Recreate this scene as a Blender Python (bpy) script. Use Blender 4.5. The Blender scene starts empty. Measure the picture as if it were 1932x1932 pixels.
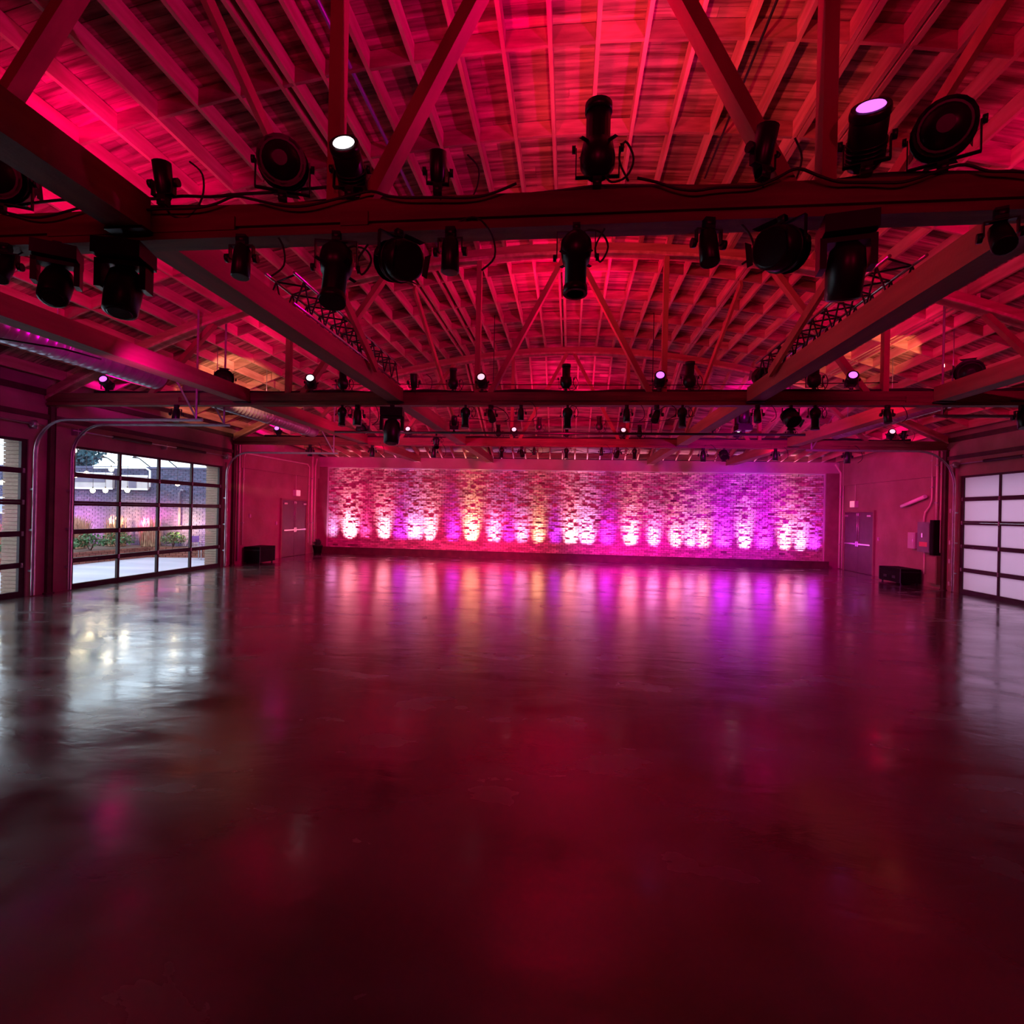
import bpy, math, random
from mathutils import Vector, Matrix, noise
random.seed(7)
R = random.Random(11)
S = bpy.context.scene
COL = S.collection
PI = math.pi

# ------------------------------------------------------------------ camera
cam = bpy.data.cameras.new('camera'); co = bpy.data.objects.new('camera', cam); COL.objects.link(co)
yaw, pitch, roll = 0.1067, 0.001, 0.0221
F = Vector((-math.sin(yaw)*math.cos(pitch), math.cos(yaw)*math.cos(pitch), math.sin(pitch)))
Rv = Vector((math.cos(yaw), math.sin(yaw), 0)); Uv = Rv.cross(F)
R2 = Rv*math.cos(roll)+Uv*math.sin(roll); U2 = -Rv*math.sin(roll)+Uv*math.cos(roll)
co.matrix_world = Matrix(((R2.x, U2.x, -F.x, 0), (R2.y, U2.y, -F.y, 0), (R2.z, U2.z, -F.z, 1.85), (0, 0, 0, 1)))
cam.sensor_width = 36; cam.lens = 36*1000/1932; cam.clip_start = 0.05; cam.clip_end = 200
S.camera = co

# ------------------------------------------------------------------ view, world
S.view_settings.view_transform = 'Standard'; S.view_settings.look = 'None'
S.view_settings.exposure = 0.5; S.view_settings.gamma = 1.0; S.view_settings.use_curve_mapping = False
S.cycles.use_denoising = True
S.cycles.max_bounces = 7; S.cycles.diffuse_bounces = 3; S.cycles.use_adaptive_sampling = True; S.cycles.adaptive_threshold = 0.03; S.cycles.transparent_max_bounces = 12
S.cycles.sample_clamp_indirect = 6.0
W = bpy.data.worlds.new('world'); S.world = W; W.use_nodes = True
bg = W.node_tree.nodes['Background']
bg.inputs['Color'].default_value = (0.74, 0.86, 1.0, 1); bg.inputs['Strength'].default_value = 2.5

def lamp(kind, name, loc, energy, color, target=None, size=0.06, angle=120, blend=0.6):
    l = bpy.data.lights.new(name, kind); l.energy = energy; l.color = color
    if kind in ('SPOT', 'POINT'): l.shadow_soft_size = size
    if kind == 'SPOT': l.spot_size = math.radians(angle); l.spot_blend = blend
    o = bpy.data.objects.new(name, l); COL.objects.link(o); o.location = loc
    if target is not None:
        o.rotation_euler = (Vector(target)-Vector(loc)).to_track_quat('-Z', 'Y').to_euler()
    return o

# room numbers
XL, XR, YB, YF = -10.52, 10.23, 21.39, -4.0
TY = (3.68, 9.65, 15.62)          # trusses
CZ0, CZ1 = 3.80, 4.04             # bottom chord
def arc(x): return 6.52-(x+0.1)**2/41.4      # underside of the top chord
HIPZ = 4.02

# upward wash fixtures: lens position, colour, energy
RED = (1.0, 0.0, 0.09); PNK = (1.0, 0.0, 0.19); MAG = (1.0, 0.0, 0.60); WRM = (1.0, 0.16, 0.12)
WASH = [(-1.58, 0, RED, 130), (1.83, 0, (1.0, 0.0, 0.30), 130),
        (-9.12, 1, MAG, 60), (-4.89, 1, PNK, 130), (-1.62, 1, RED, 130), (1.54, 1, PNK, 130), (4.72, 1, PNK, 90),
        (-9.0, 2, MAG, 60), (-4.84, 2, PNK, 130), (-1.64, 2, PNK, 150), (1.50, 2, PNK, 150), (4.67, 2, MAG, 110), (8.72, 2, PNK, 70)]
# ------------------------------------------------------------------ materials
def mat(name, base, rough=0.6, metal=0.0, spec=0.5, var=None, vscale=(4, 4, 4), bump=0.0, bscale=30, rand=0.0, emis=None, estr=0, coat=0, detail=5, voff=(0.35, 0.7)):
    m = bpy.data.materials.new(name); m.use_nodes = True; nt = m.node_tree; N = nt.nodes; L = nt.links
    b = N['Principled BSDF']
    b.inputs['Base Color'].default_value = (*base, 1); b.inputs['Roughness'].default_value = rough
    b.inputs['Metallic'].default_value = metal; b.inputs['Specular IOR Level'].default_value = spec
    if coat: b.inputs['Coat Weight'].default_value = coat; b.inputs['Coat Roughness'].default_value = 0.1
    tc = N.new('ShaderNodeTexCoord'); out = None
    if var is not None:
        mp = N.new('ShaderNodeMapping'); mp.inputs['Scale'].default_value = vscale; L.new(tc.outputs['Object'], mp.inputs[0])
        nz = N.new('ShaderNodeTexNoise'); nz.inputs['Scale'].default_value = 1; nz.inputs['Detail'].default_value = detail
        L.new(mp.outputs[0], nz.inputs['Vector'])
        cr = N.new('ShaderNodeValToRGB'); cr.color_ramp.elements[0].color = (*base, 1); cr.color_ramp.elements[1].color = (*var, 1)
        cr.color_ramp.elements[0].position = voff[0]; cr.color_ramp.elements[1].position = voff[1]
        L.new(nz.outputs[0], cr.inputs[0]); out = cr.outputs[0]
    if rand:
        oi = N.new('ShaderNodeObjectInfo'); at = N.new('ShaderNodeAttribute'); at.attribute_name = 'tint'
        ad = N.new('ShaderNodeMath'); ad.operation = 'ADD'; L.new(oi.outputs['Random'], ad.inputs[0]); L.new(at.outputs['Fac'], ad.inputs[1])
        fr = N.new('ShaderNodeMath'); fr.operation = 'FRACT'; L.new(ad.outputs[0], fr.inputs[0])
        mr = N.new('ShaderNodeMapRange'); mr.inputs[3].default_value = 1-rand; mr.inputs[4].default_value = 1+rand
        L.new(fr.outputs[0], mr.inputs[0])
        mx = N.new('ShaderNodeMix'); mx.data_type = 'RGBA'; mx.blend_type = 'MULTIPLY'; mx.inputs[0].default_value = 1
        if out is None:
            mx.inputs[6].default_value = (*base, 1)
        else: L.new(out, mx.inputs[6])
        L.new(mr.outputs[0], mx.inputs[7]); out = mx.outputs[2]
    if out is not None: L.new(out, b.inputs['Base Color'])
    if bump:
        n2 = N.new('ShaderNodeTexNoise'); n2.inputs['Scale'].default_value = bscale; n2.inputs['Detail'].default_value = 6
        L.new(tc.outputs['Object'], n2.inputs['Vector'])
        bp = N.new('ShaderNodeBump'); bp.inputs['Strength'].default_value = bump; bp.inputs['Distance'].default_value = 0.02
        L.new(n2.outputs[0], bp.inputs['Height']); L.new(bp.outputs[0], b.inputs['Normal'])
    if emis: b.inputs['Emission Color'].default_value = (*emis, 1); b.inputs['Emission Strength'].default_value = estr
    return m

M = {}
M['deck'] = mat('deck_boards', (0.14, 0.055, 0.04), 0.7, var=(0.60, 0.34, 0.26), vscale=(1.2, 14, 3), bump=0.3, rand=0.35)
M['joist'] = mat('joist_wood', (0.42, 0.19, 0.14), 0.65, var=(0.66, 0.36, 0.28), vscale=(9, 1.2, 9), bump=0.15, rand=0.15)  # lighter than the deck: light from below put into the colour
M['timber'] = mat('timber', (0.11, 0.045, 0.022), 0.6, var=(0.22, 0.10, 0.05), vscale=(1.2, 10, 12), bump=0.15, rand=0.1)
M['blockwood'] = mat('blocking_wood', (0.20, 0.08, 0.06), 0.7, var=(0.46, 0.23, 0.18), vscale=(1.5, 9, 9), bump=0.15, rand=0.35)  # darker than the joists: shade on the block faces put into the colour
M['topchord'] = mat('top_chord_timber', (0.30, 0.12, 0.08), 0.6, var=(0.48, 0.22, 0.15), vscale=(1.2, 10, 12), bump=0.15)
M['web'] = mat('web_timber', (0.26, 0.09, 0.06), 0.6, var=(0.38, 0.14, 0.09), vscale=(5, 5, 1.5), bump=0.1)
M['beam'] = mat('beam_timber', (0.22, 0.07, 0.05), 0.65, var=(0.32, 0.11, 0.08), vscale=(8, 0.8, 8), bump=0.15)
M['shell'] = mat('roof_sheathing', (0.05, 0.03, 0.02), 0.9, var=(0.09, 0.05, 0.03))
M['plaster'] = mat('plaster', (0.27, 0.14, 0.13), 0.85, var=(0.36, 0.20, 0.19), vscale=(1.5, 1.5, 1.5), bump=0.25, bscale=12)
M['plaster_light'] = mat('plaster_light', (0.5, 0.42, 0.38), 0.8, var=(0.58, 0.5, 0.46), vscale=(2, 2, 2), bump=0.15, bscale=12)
M['brick'] = mat('old_brick', (0.42, 0.30, 0.26), 0.75, var=(0.72, 0.60, 0.52), vscale=(1.5, 3, 9), bump=0.35, bscale=40, rand=0.35)
M['mortar'] = mat('mortar', (0.16, 0.12, 0.11), 0.95, var=(0.24, 0.19, 0.17), vscale=(6, 6, 6), bump=0.3)
M['metal'] = mat('black_metal', (0.012, 0.012, 0.014), 0.35, metal=0.3, var=(0.02, 0.02, 0.022))
M['frame'] = mat('door_aluminium', (0.03, 0.014, 0.016), 0.5, metal=0.0, spec=0.25, var=(0.045, 0.03, 0.03))
M['galv'] = mat('galvanised_steel', (0.42, 0.42, 0.44), 0.35, metal=0.8, var=(0.55, 0.55, 0.57), vscale=(8, 8, 8))
M['duct'] = mat('duct_steel', (0.45, 0.46, 0.50), 0.3, metal=0.75, var=(0.6, 0.6, 0.64), vscale=(3, 8, 3))
M['cable'] = mat('cable_rubber', (0.01, 0.01, 0.012), 0.6, var=(0.02, 0.02, 0.02))
M['conduit'] = mat('conduit_paint', (0.70, 0.60, 0.50), 0.45, metal=0.1, var=(0.80, 0.70, 0.60))
M['purple'] = mat('painted_conduit', (0.20, 0.14, 0.45), 0.4, metal=0.3, var=(0.25, 0.18, 0.5))
M['doorpaint'] = mat('door_paint', (0.10, 0.035, 0.08), 0.55, var=(0.13, 0.05, 0.10))
M['chrome'] = mat('chrome', (0.75, 0.72, 0.74), 0.25, metal=0.8, var=(0.85, 0.82, 0.84))
M['case'] = mat('case_black', (0.004, 0.003, 0.003), 0.8, spec=0.15, var=(0.008, 0.006, 0.006))
M['case_side'] = mat('case_side', (0.05, 0.02, 0.025), 0.6, var=(0.07, 0.03, 0.035))
M['panel'] = mat('panel_grey', (0.16, 0.13, 0.14), 0.5, metal=0.3, var=(0.2, 0.17, 0.18))
M['cabinet'] = mat('cabinet_grey', (0.45, 0.40, 0.42), 0.5, var=(0.52, 0.47, 0.49))
M['dark_trim'] = mat('dark_trim', (0.05, 0.018, 0.018), 0.7, var=(0.08, 0.03, 0.03))
M['pilaster'] = mat('pilaster_plaster', (0.22, 0.12, 0.10), 0.8, var=(0.28, 0.17, 0.14), vscale=(3, 3, 3))
M['beige'] = mat('beige_brick', (0.20, 0.14, 0.095), 0.85, var=(0.27, 0.19, 0.14), vscale=(20, 20, 60))
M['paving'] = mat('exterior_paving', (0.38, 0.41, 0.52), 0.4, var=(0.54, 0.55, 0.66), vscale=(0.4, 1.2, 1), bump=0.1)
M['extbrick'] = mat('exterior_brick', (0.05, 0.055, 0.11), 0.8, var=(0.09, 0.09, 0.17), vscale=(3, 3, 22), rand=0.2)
M['planterbrick'] = mat('planter_brick', (0.16, 0.05, 0.035), 0.85, var=(0.22, 0.08, 0.05), vscale=(10, 10, 30), rand=0.2)
M['leaf'] = mat('shrub_leaf', (0.02, 0.08, 0.025), 0.6, var=(0.05, 0.18, 0.06), vscale=(6, 6, 6), rand=0.3)
M['drygrass'] = mat('dry_grass', (0.28, 0.15, 0.09), 0.7, var=(0.5, 0.30, 0.2), vscale=(6, 6, 6), rand=0.3)
M['treeleaf'] = mat('tree_leaf', (0.05, 0.13, 0.16), 0.7, var=(0.09, 0.2, 0.24), vscale=(3, 3, 3), rand=0.3)
M['bark'] = mat('bark', (0.08, 0.05, 0.04), 0.8, var=(0.12, 0.08, 0.06))
M['signboard'] = mat('sign_board', (0.42, 0.37, 0.38), 0.6, var=(0.50, 0.44, 0.45))
M['signdark'] = mat('sign_panel', (0.12, 0.10, 0.17), 0.6, var=(0.16, 0.14, 0.2))
M['white'] = mat('white_paint', (0.85, 0.85, 0.88), 0.5, var=(0.9, 0.9, 0.92))
M['blueboard'] = mat('pale_blue_board', (0.24, 0.33, 0.5), 0.6, var=(0.28, 0.38, 0.55))
M['maroon'] = mat('maroon_shutter', (0.25, 0.03, 0.08), 0.6, var=(0.3, 0.05, 0.1), vscale=(1, 1, 30))
M['redlabel'] = mat('red_label', (0.7, 0.12, 0.12), 0.5, var=(0.75, 0.15, 0.15))
M['bulb'] = mat('bulb_glow', (1, 0.9, 0.7), 0.4, emis=(1.0, 0.80, 0.45), estr=22)
M['lens_white'] = mat('lens_white', (1, 0.95, 1), 0.3, emis=(1.0, 0.92, 1.0), estr=2.2)
M['lens_pink'] = mat('lens_pink', (1, 0.7, 0.8), 0.3, emis=(1.0, 0.45, 0.55), estr=1.1)
M['lens_violet'] = mat('lens_violet', (0.8, 0.4, 1), 0.3, emis=(0.72, 0.14, 1.0), estr=1.3)
M['lens_off'] = mat('lens_dark_glass', (0.02, 0.02, 0.03), 0.08, var=(0.03, 0.03, 0.05))
M['exitbox'] = mat('exit_light_face', (0.85, 0.6, 0.6), 0.5, emis=(1.0, 0.22, 0.27), estr=0.55)

def floor_mat():
    m = bpy.data.materials.new('polished_concrete'); m.use_nodes = True; nt = m.node_tree; N = nt.nodes; L = nt.links
    b = N['Principled BSDF']; tc = N.new('ShaderNodeTexCoord')
    def nz(sc, det, dist=0.0, mscale=(1, 1, 1)):
        mp = N.new('ShaderNodeMapping'); mp.inputs['Scale'].default_value = mscale; L.new(tc.outputs['Object'], mp.inputs[0])
        n = N.new('ShaderNodeTexNoise'); n.inputs['Scale'].default_value = sc; n.inputs['Detail'].default_value = det
        n.inputs['Distortion'].default_value = dist; L.new(mp.outputs[0], n.inputs['Vector']); return n
    n1 = nz(0.45, 9, 0.25); cr = N.new('ShaderNodeValToRGB')
    cr.color_ramp.elements[0].color = (0.030, 0.026, 0.026, 1); cr.color_ramp.elements[1].color = (0.16, 0.142, 0.138, 1)
    cr.color_ramp.elements[0].position = 0.25; cr.color_ramp.elements[1].position = 0.78
    L.new(n1.outputs[0], cr.inputs[0]); L.new(cr.outputs[0], b.inputs['Base Color'])
    n2 = nz(1.1, 9, 0.3, (1, 1.8, 1)); mr = N.new('ShaderNodeMapRange'); mr.inputs[1].default_value = 0.3; mr.inputs[2].default_value = 0.7
    mr.inputs[3].default_value = 0.10; mr.inputs[4].default_value = 0.32
    L.new(n2.outputs[0], mr.inputs[0]); L.new(mr.outputs[0], b.inputs['Roughness'])
    cs = N.new('ShaderNodeMapRange'); cs.inputs[1].default_value = 0.3; cs.inputs[2].default_value = 0.7; cs.inputs[3].default_value = 0.09; cs.inputs[4].default_value = 0.22
    L.new(n2.outputs[0], cs.inputs[0]); L.new(cs.outputs[0], b.inputs['Coat Roughness'])
    n3 = nz(2.2, 7, 0.4, (1, 2.0, 1)); bp = N.new('ShaderNodeBump'); bp.inputs['Strength'].default_value = 0.16; bp.inputs['Distance'].default_value = 0.02
    L.new(n3.outputs[0], bp.inputs['Height']); L.new(bp.outputs[0], b.inputs['Normal'])
    b.inputs['Specular IOR Level'].default_value = 0.5
    b.inputs['Coat Weight'].default_value = 0.9; L.new(bp.outputs[0], b.inputs['Coat Normal']); b.inputs['Coat IOR'].default_value = 1.55
    return m
M['floor'] = floor_mat()
def glass_mat():
    m = bpy.data.materials.new('clear_glass'); m.use_nodes = True; nt = m.node_tree; N = nt.nodes; L = nt.links
    N.remove(N['Principled BSDF']); o = N['Material Output']
    t = N.new('ShaderNodeBsdfTransparent'); t.inputs[0].default_value = (0.96, 0.98, 0.98, 1)
    g = N.new('ShaderNodeBsdfGlossy'); g.inputs['Roughness'].default_value = 0.03
    lw = N.new('ShaderNodeLayerWeight'); pw = N.new('ShaderNodeMath'); pw.operation = 'POWER'; pw.inputs[1].default_value = 5
    fr = N.new('ShaderNodeMath'); fr.operation = 'MULTIPLY_ADD'; fr.inputs[1].default_value = 0.9; fr.inputs[2].default_value = 0.03
    L.new(lw.outputs['Facing'], pw.inputs[0]); L.new(pw.outputs[0], fr.inputs[0])
    mx = N.new('ShaderNodeMixShader'); L.new(fr.outputs[0], mx.inputs[0]); L.new(t.outputs[0], mx.inputs[1]); L.new(g.outputs[0], mx.inputs[2])
    L.new(mx.outputs[0], o.inputs[0]); return m
M['glass'] = glass_mat()
def frost_mat():
    m = bpy.data.materials.new('frosted_panel'); m.use_nodes = True; nt = m.node_tree; N = nt.nodes; L = nt.links
    N.remove(N['Principled BSDF']); o = N['Material Output']
    t = N.new('ShaderNodeBsdfTranslucent'); t.inputs[0].default_value = (0.66, 0.49, 0.58, 1)
    d = N.new('ShaderNodeBsdfPrincipled'); d.inputs['Base Color'].default_value = (0.75, 0.7, 0.72, 1); d.inputs['Roughness'].default_value = 0.3
    mx = N.new('ShaderNodeMixShader'); mx.inputs[0].default_value = 0.25
    L.new(t.outputs[0], mx.inputs[1]); L.new(d.outputs[0], mx.inputs[2]); L.new(mx.outputs[0], o.inputs[0]); return m
M['frost'] = frost_mat()

# ------------------------------------------------------------------ mesh builder
def smooth(pts, n=5):
    P = [Vector(p) for p in pts]; out = []
    for i in range(len(P)-1):
        a, b, c, d = P[max(i-1, 0)], P[i], P[i+1], P[min(i+2, len(P)-1)]
        for k in range(n):
            t = k/n; out.append(0.5*((2*b)+(c-a)*t+(2*a-5*b+4*c-d)*t*t+(3*b-a-3*c+d)*t**3))
    return out+[P[-1]]
class MB:
    def __init__(s): s.v = []; s.f = []; s.t = []; s.sm = []; s.mi = []
    def add(s, vs, fs, tint=0.0, smooth=False, mi=0):
        n = len(s.v); s.v += [tuple(v) for v in vs]
        for f in fs: s.f.append([n+i for i in f]); s.t.append(tint); s.sm.append(smooth); s.mi.append(mi)
        return s
    def box(s, x0, x1, y0, y1, z0, z1, tint=0.0, mi=0):
        v = [(x0,y0,z0),(x1,y0,z0),(x1,y1,z0),(x0,y1,z0),(x0,y0,z1),(x1,y0,z1),(x1,y1,z1),(x0,y1,z1)]
        return s.add(v, [(0,3,2,1),(4,5,6,7),(0,1,5,4),(1,2,6,5),(2,3,7,6),(3,0,4,7)], tint, mi=mi)
    def bar(s, p0, p1, w, h, up=(0, 0, 1), tint=0.0, mi=0):
        p0 = Vector(p0); p1 = Vector(p1); d = (p1-p0).normalized(); up = Vector(up)
        if abs(d.dot(up)) > 0.99: up = Vector((0, 1, 0))
        a = d.cross(up).normalized()*(w/2); b = a.cross(d).normalized()*(h/2)
        v = [p0-a-b, p0+a-b, p0+a+b, p0-a+b, p1-a-b, p1+a-b, p1+a+b, p1-a+b]
        return s.add(v, [(0,1,2,3),(7,6,5,4),(0,4,5,1),(1,5,6,2),(2,6,7,3),(3,7,4,0)], tint, mi=mi)
    def tube(s, pts, r, n=8, caps=True, mi=0):
        pts = [Vector(p) for p in pts]; vs = []; fs = []
        rr = r if isinstance(r, (list, tuple)) else [r]*len(pts)
        ref = None
        for i, p in enumerate(pts):
            d = (pts[min(i+1, len(pts)-1)]-pts[max(i-1, 0)]).normalized()
            if ref is None:
                ref = Vector((0, 0, 1)) if abs(d.z) < 0.9 else Vector((1, 0, 0))
            a = d.cross(ref)
            if a.length < 1e-4: a = d.cross(Vector((0, 1, 0.3)))
            a.normalize(); b = d.cross(a).normalized(); ref = a.cross(d)*1.0
            for k in range(n):
                t = 2*PI*k/n; vs.append(p+a*math.cos(t)*rr[i]+b*math.sin(t)*rr[i])
        for i in range(len(pts)-1):
            for k in range(n):
                k2 = (k+1) % n; fs.append((i*n+k, i*n+k2, (i+1)*n+k2, (i+1)*n+k))
        s.add(vs, fs, smooth=True, mi=mi)
        if caps: 
            m = len(s.v)-len(vs)
            s.f.append([m+k for k in range(n)][::-1]); s.t.append(0); s.sm.append(False); s.mi.append(mi)
            s.f.append([m+(len(pts)-1)*n+k for k in range(n)]); s.t.append(0); s.sm.append(False); s.mi.append(mi)
        return s
    def lathe(s, prof, n=16, c=(0, 0, 0), ax='z', mi=0):
        # prof: list of (axial, radius); solid of revolution about an axis through c
        pts = []
        for a, r in prof:
            for k in range(n):
                t = 2*PI*k/n; x, y = r*math.cos(t), r*math.sin(t)
                p = (x, y, a) if ax == 'z' else ((x, a, y) if ax == 'y' else (a, x, y))
                pts.append((p[0]+c[0], p[1]+c[1], p[2]+c[2]))
        fs = []
        for i in range(len(prof)-1):
            for k in range(n):
                k2 = (k+1) % n; fs.append((i*n+k, i*n+k2, (i+1)*n+k2, (i+1)*n+k))
        s.add(pts, fs, smooth=True, mi=mi); m = len(s.v)-len(pts)
        s.f.append([m+k for k in range(n)][::-1]); s.t.append(0); s.sm.append(False); s.mi.append(mi)
        s.f.append([m+(len(prof)-1)*n+k for k in range(n)]); s.t.append(0); s.sm.append(False); s.mi.append(mi)
        return s
    def build(s, name, material, parent=None, loc=None, tints=False):
        me = bpy.data.meshes.new(name); me.from_pydata(s.v, [], s.f)
        ms = material if isinstance(material, (list, tuple)) else [material]
        for x in ms: me.materials.append(x)
        if any(s.sm): me.polygons.foreach_set('use_smooth', s.sm)
        if len(ms) > 1: me.polygons.foreach_set('material_index', s.mi)
        if tints:
            a = me.attributes.new('tint', 'FLOAT', 'FACE'); a.data.foreach_set('value', s.t)
        me.update()
        o = bpy.data.objects.new(name, me); COL.objects.link(o)
        if parent is not None: o.parent = parent
        if loc: o.location = loc
        return o

def tag(o, label=None, cat=None, group=None, kind=None):
    if label: o['label'] = label
    if cat: o['category'] = cat
    if group: o['group'] = group
    if kind: o['kind'] = kind
    return o
def empty(name, loc=(0, 0, 0), rot=(0, 0, 0)):
    o = bpy.data.objects.new(name, None); COL.objects.link(o); o.location = loc; o.rotation_euler = rot; o.empty_display_size = 0.1; return o
def copy_tree(o, parent=None):
    c = o.copy(); COL.objects.link(c); c.parent = parent
    for ch in list(o.children): copy_tree(ch, c)
    return c
def drop_tree(o):
    for ch in list(o.children): drop_tree(ch)
    bpy.data.objects.remove(o)
def share(o, name, parent=None, loc=None, rot=None):
    c = bpy.data.objects.new(name, o.data); COL.objects.link(c); c.parent = parent
    if loc: c.location = loc
    if rot: c.rotation_euler = rot
    return c
NUM = ['first', 'second', 'third', 'fourth', 'fifth', 'sixth', 'seventh', 'eighth', 'ninth', 'tenth', 'eleventh', 'twelfth', 'thirteenth', 'fourteenth', 'fifteenth', 'sixteenth', 'seventeenth', 'eighteenth', 'nineteenth', 'twentieth']

def ordinal(i):
    return NUM[i] if i < 20 else ['twenty-first', 'twenty-second', 'twenty-third', 'twenty-fourth', 'twenty-fifth', 'twenty-sixth', 'twenty-seventh', 'twenty-eighth', 'twenty-ninth'][i-20]

# ================================================================== SETTING
fl = MB().box(XL-0.6, XR+0.6, YF-0.3, YB+0.3, -0.2, 0.0).build('floor', M['floor']); tag(fl, kind='structure')

# roof shell, following the bow of the trusses and falling to the back wall
XS = [XL-0.35 + i*(XR-XL+0.7)/44 for i in range(45)]
def roofz(x, y):
    z = arc(max(-10.6, min(10.4, x)))+0.2
    if y > TY[2]+0.1:
        t = min(1.05, (y-TY[2]-0.1)/(YB-TY[2]-0.1)); z = z+(HIPZ-z)*t
    return z                                   # underside of the joists
m = MB(); ys = [YF-0.3, TY[2]+0.1, YB+0.3]
lo = [(x, y, roofz(x, y)+0.26) for y in ys for x in XS]; hi = [(a, b, c+0.12) for a, b, c in lo]
n = len(XS); N3 = len(lo); fs = []
for j in range(2):
    for i in range(n-1):
        a = j*n+i; fs.append((a, a+n, a+n+1, a+1)); fs.append((N3+a, N3+a+1, N3+a+n+1, N3+a+n))
m.add(lo+hi, fs); ceil = m.build('ceiling', M['shell']); tag(ceil, kind='structure')

# joist positions every 0.49 m, doubled at some lines
JX = [-0.79+0.492*k for k in range(-19, 23) if -10.4 < -0.79+0.492*k < 10.15]
def joist_mesh(x, y0, y1, w=0.045, d=0.195):
    m = MB(); za = roofz(x, y0); zb = roofz(x, y1)
    v = []
    for y, z in ((y0, za), (y1, zb)):
        v += [(x-w/2, y, z), (x+w/2, y, z), (x+w/2, y, z+d), (x-w/2, y, z+d)]
    m.add(v, [(3, 2, 1, 0), (4, 5, 6, 7), (0, 1, 5, 4), (1, 2, 6, 5), (2, 3, 7, 6), (3, 0, 4, 7)]); return m
BAYS = [(-2.2, TY[0]), (TY[0], TY[1]), (TY[1], TY[2]+0.1), (TY[2]+0.12, YB-0.02)]
for bi, (ya, yb) in enumerate(BAYS):
    for x in JX:
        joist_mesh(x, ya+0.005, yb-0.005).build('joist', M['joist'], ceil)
for bi, xs in ((1, (-3.12, 3.22, 2.72)), (2, (-3.12, -2.62, 3.22, -0.20, 6.75, 6.66)), (3, (-0.20, 3.22, -3.12, 6.66))):
    for x in xs:
        ya, yb = BAYS[bi]; joist_mesh(x, ya+0.005, yb-0.005, w=0.06, d=0.19).build('joist', M['joist'], ceil)
# blocking between the joists
def blk(m, xa, xb, y, th=0.04, d=0.19):
    za, zb = roofz(xa, y), roofz(xb, y)
    m.add([(xa, y-th/2, za), (xb, y-th/2, zb), (xb, y+th/2, zb), (xa, y+th/2, za), (xa, y-th/2, za+d), (xb, y-th/2, zb+d), (xb, y+th/2, zb+d), (xa, y+th/2, za+d)],
          [(0,3,2,1),(4,5,6,7),(0,1,5,4),(1,2,6,5),(2,3,7,6),(3,0,4,7)]); return m
for y in (5.52, 6.85, 8.2, 10.7, 12.06, 13.35, 14.58):
    for a, b in zip(JX[:-1], JX[1:]):
        blk(MB(), a+0.024, b-0.024, y+R.uniform(-0.01, 0.01)).build('blocking', M['blockwood'], ceil)
m = MB()
for y in (-1.0, 0.6, 2.1, 17.4, 19.3, YB-0.1):
    for a, b in zip(JX[:-1], JX[1:]): blk(m, a+0.024, b-0.024, y)
tag(m.build('blocking_row', M['blockwood'], ceil), kind='stuff')
# deck planks: board by board near, joined beyond
def plank(m, xa, xb, y, w, dz, tint):
    xs = [xa]+[x for x in JX if xa+0.02 < x < xb-0.02]+[xb]; v = []
    for x in xs:
        z0, z1 = roofz(x, y)+0.2+dz, roofz(x, y+w)+0.2+dz
        v += [(x, y, z0), (x, y+w, z1), (x, y+w, z1+0.03), (x, y, z0+0.03)]
    k = len(xs); f = [(3, 2, 1, 0), (4*k-4, 4*k-3, 4*k-2, 4*k-1)]
    for i in range(k-1):
        for q in range(4):
            q2 = (q+1) % 4; f.append((4*i+q, 4*i+q2, 4*i+4+q2, 4*i+4+q))
    m.add(v, f, tint); return m
st = MB(); y = -2.2; row = 0; npl = 0
while y < YB+0.1:
    w = 0.138; x = JX[0]-0.3; first = True
    while x < 10.3:
        L = (R.choice((4, 5, 6, 7, 8, 9, 10)) if first else R.choice((8, 9, 10, 11)))*0.492; first = False
        xe = x+L
        if xe > 9.0: xe = 10.35
        dz = R.uniform(0, 0.006); t = R.random()
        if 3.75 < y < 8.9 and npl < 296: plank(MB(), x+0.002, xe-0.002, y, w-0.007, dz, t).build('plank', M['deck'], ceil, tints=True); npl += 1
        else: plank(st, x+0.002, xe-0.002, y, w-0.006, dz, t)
        x = xe
    y += w; row += 1
tag(st.build('deck_boards', M['deck'], ceil, tints=True), kind='stuff')

# walls
WT = 4.45
DL = [(4.35, 9.29), (10.2, 15.14)]           # garage openings on the left, the same size on the right
DR = [(10.2, 15.14)]
GH = 3.07
def side_wall(name, xin, xout, openings, m0, z_light=3.12):
    m = MB(); xa, xb = min(xin, xout), max(xin, xout)
    y = YF-0.3
    for a, b in openings:
        m.box(xa, xb, y, a, 0, WT); m.box(xa, xb, a, b, GH, WT); y = b
    m.box(xa, xb, y, YB, 0, WT)
    return m.build(name, m0)
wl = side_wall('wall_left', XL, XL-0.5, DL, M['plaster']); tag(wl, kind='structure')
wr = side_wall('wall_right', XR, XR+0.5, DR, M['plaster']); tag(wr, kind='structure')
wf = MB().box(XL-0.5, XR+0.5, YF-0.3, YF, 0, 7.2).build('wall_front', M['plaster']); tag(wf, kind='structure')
wb = MB().box(XL-0.5, XR+0.5, YB+0.045, YB+0.4, 0, 4.35).build('wall_back', M['mortar']); tag(wb, kind='structure')
m = MB(); z = 0.0; r_ = 0
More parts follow.
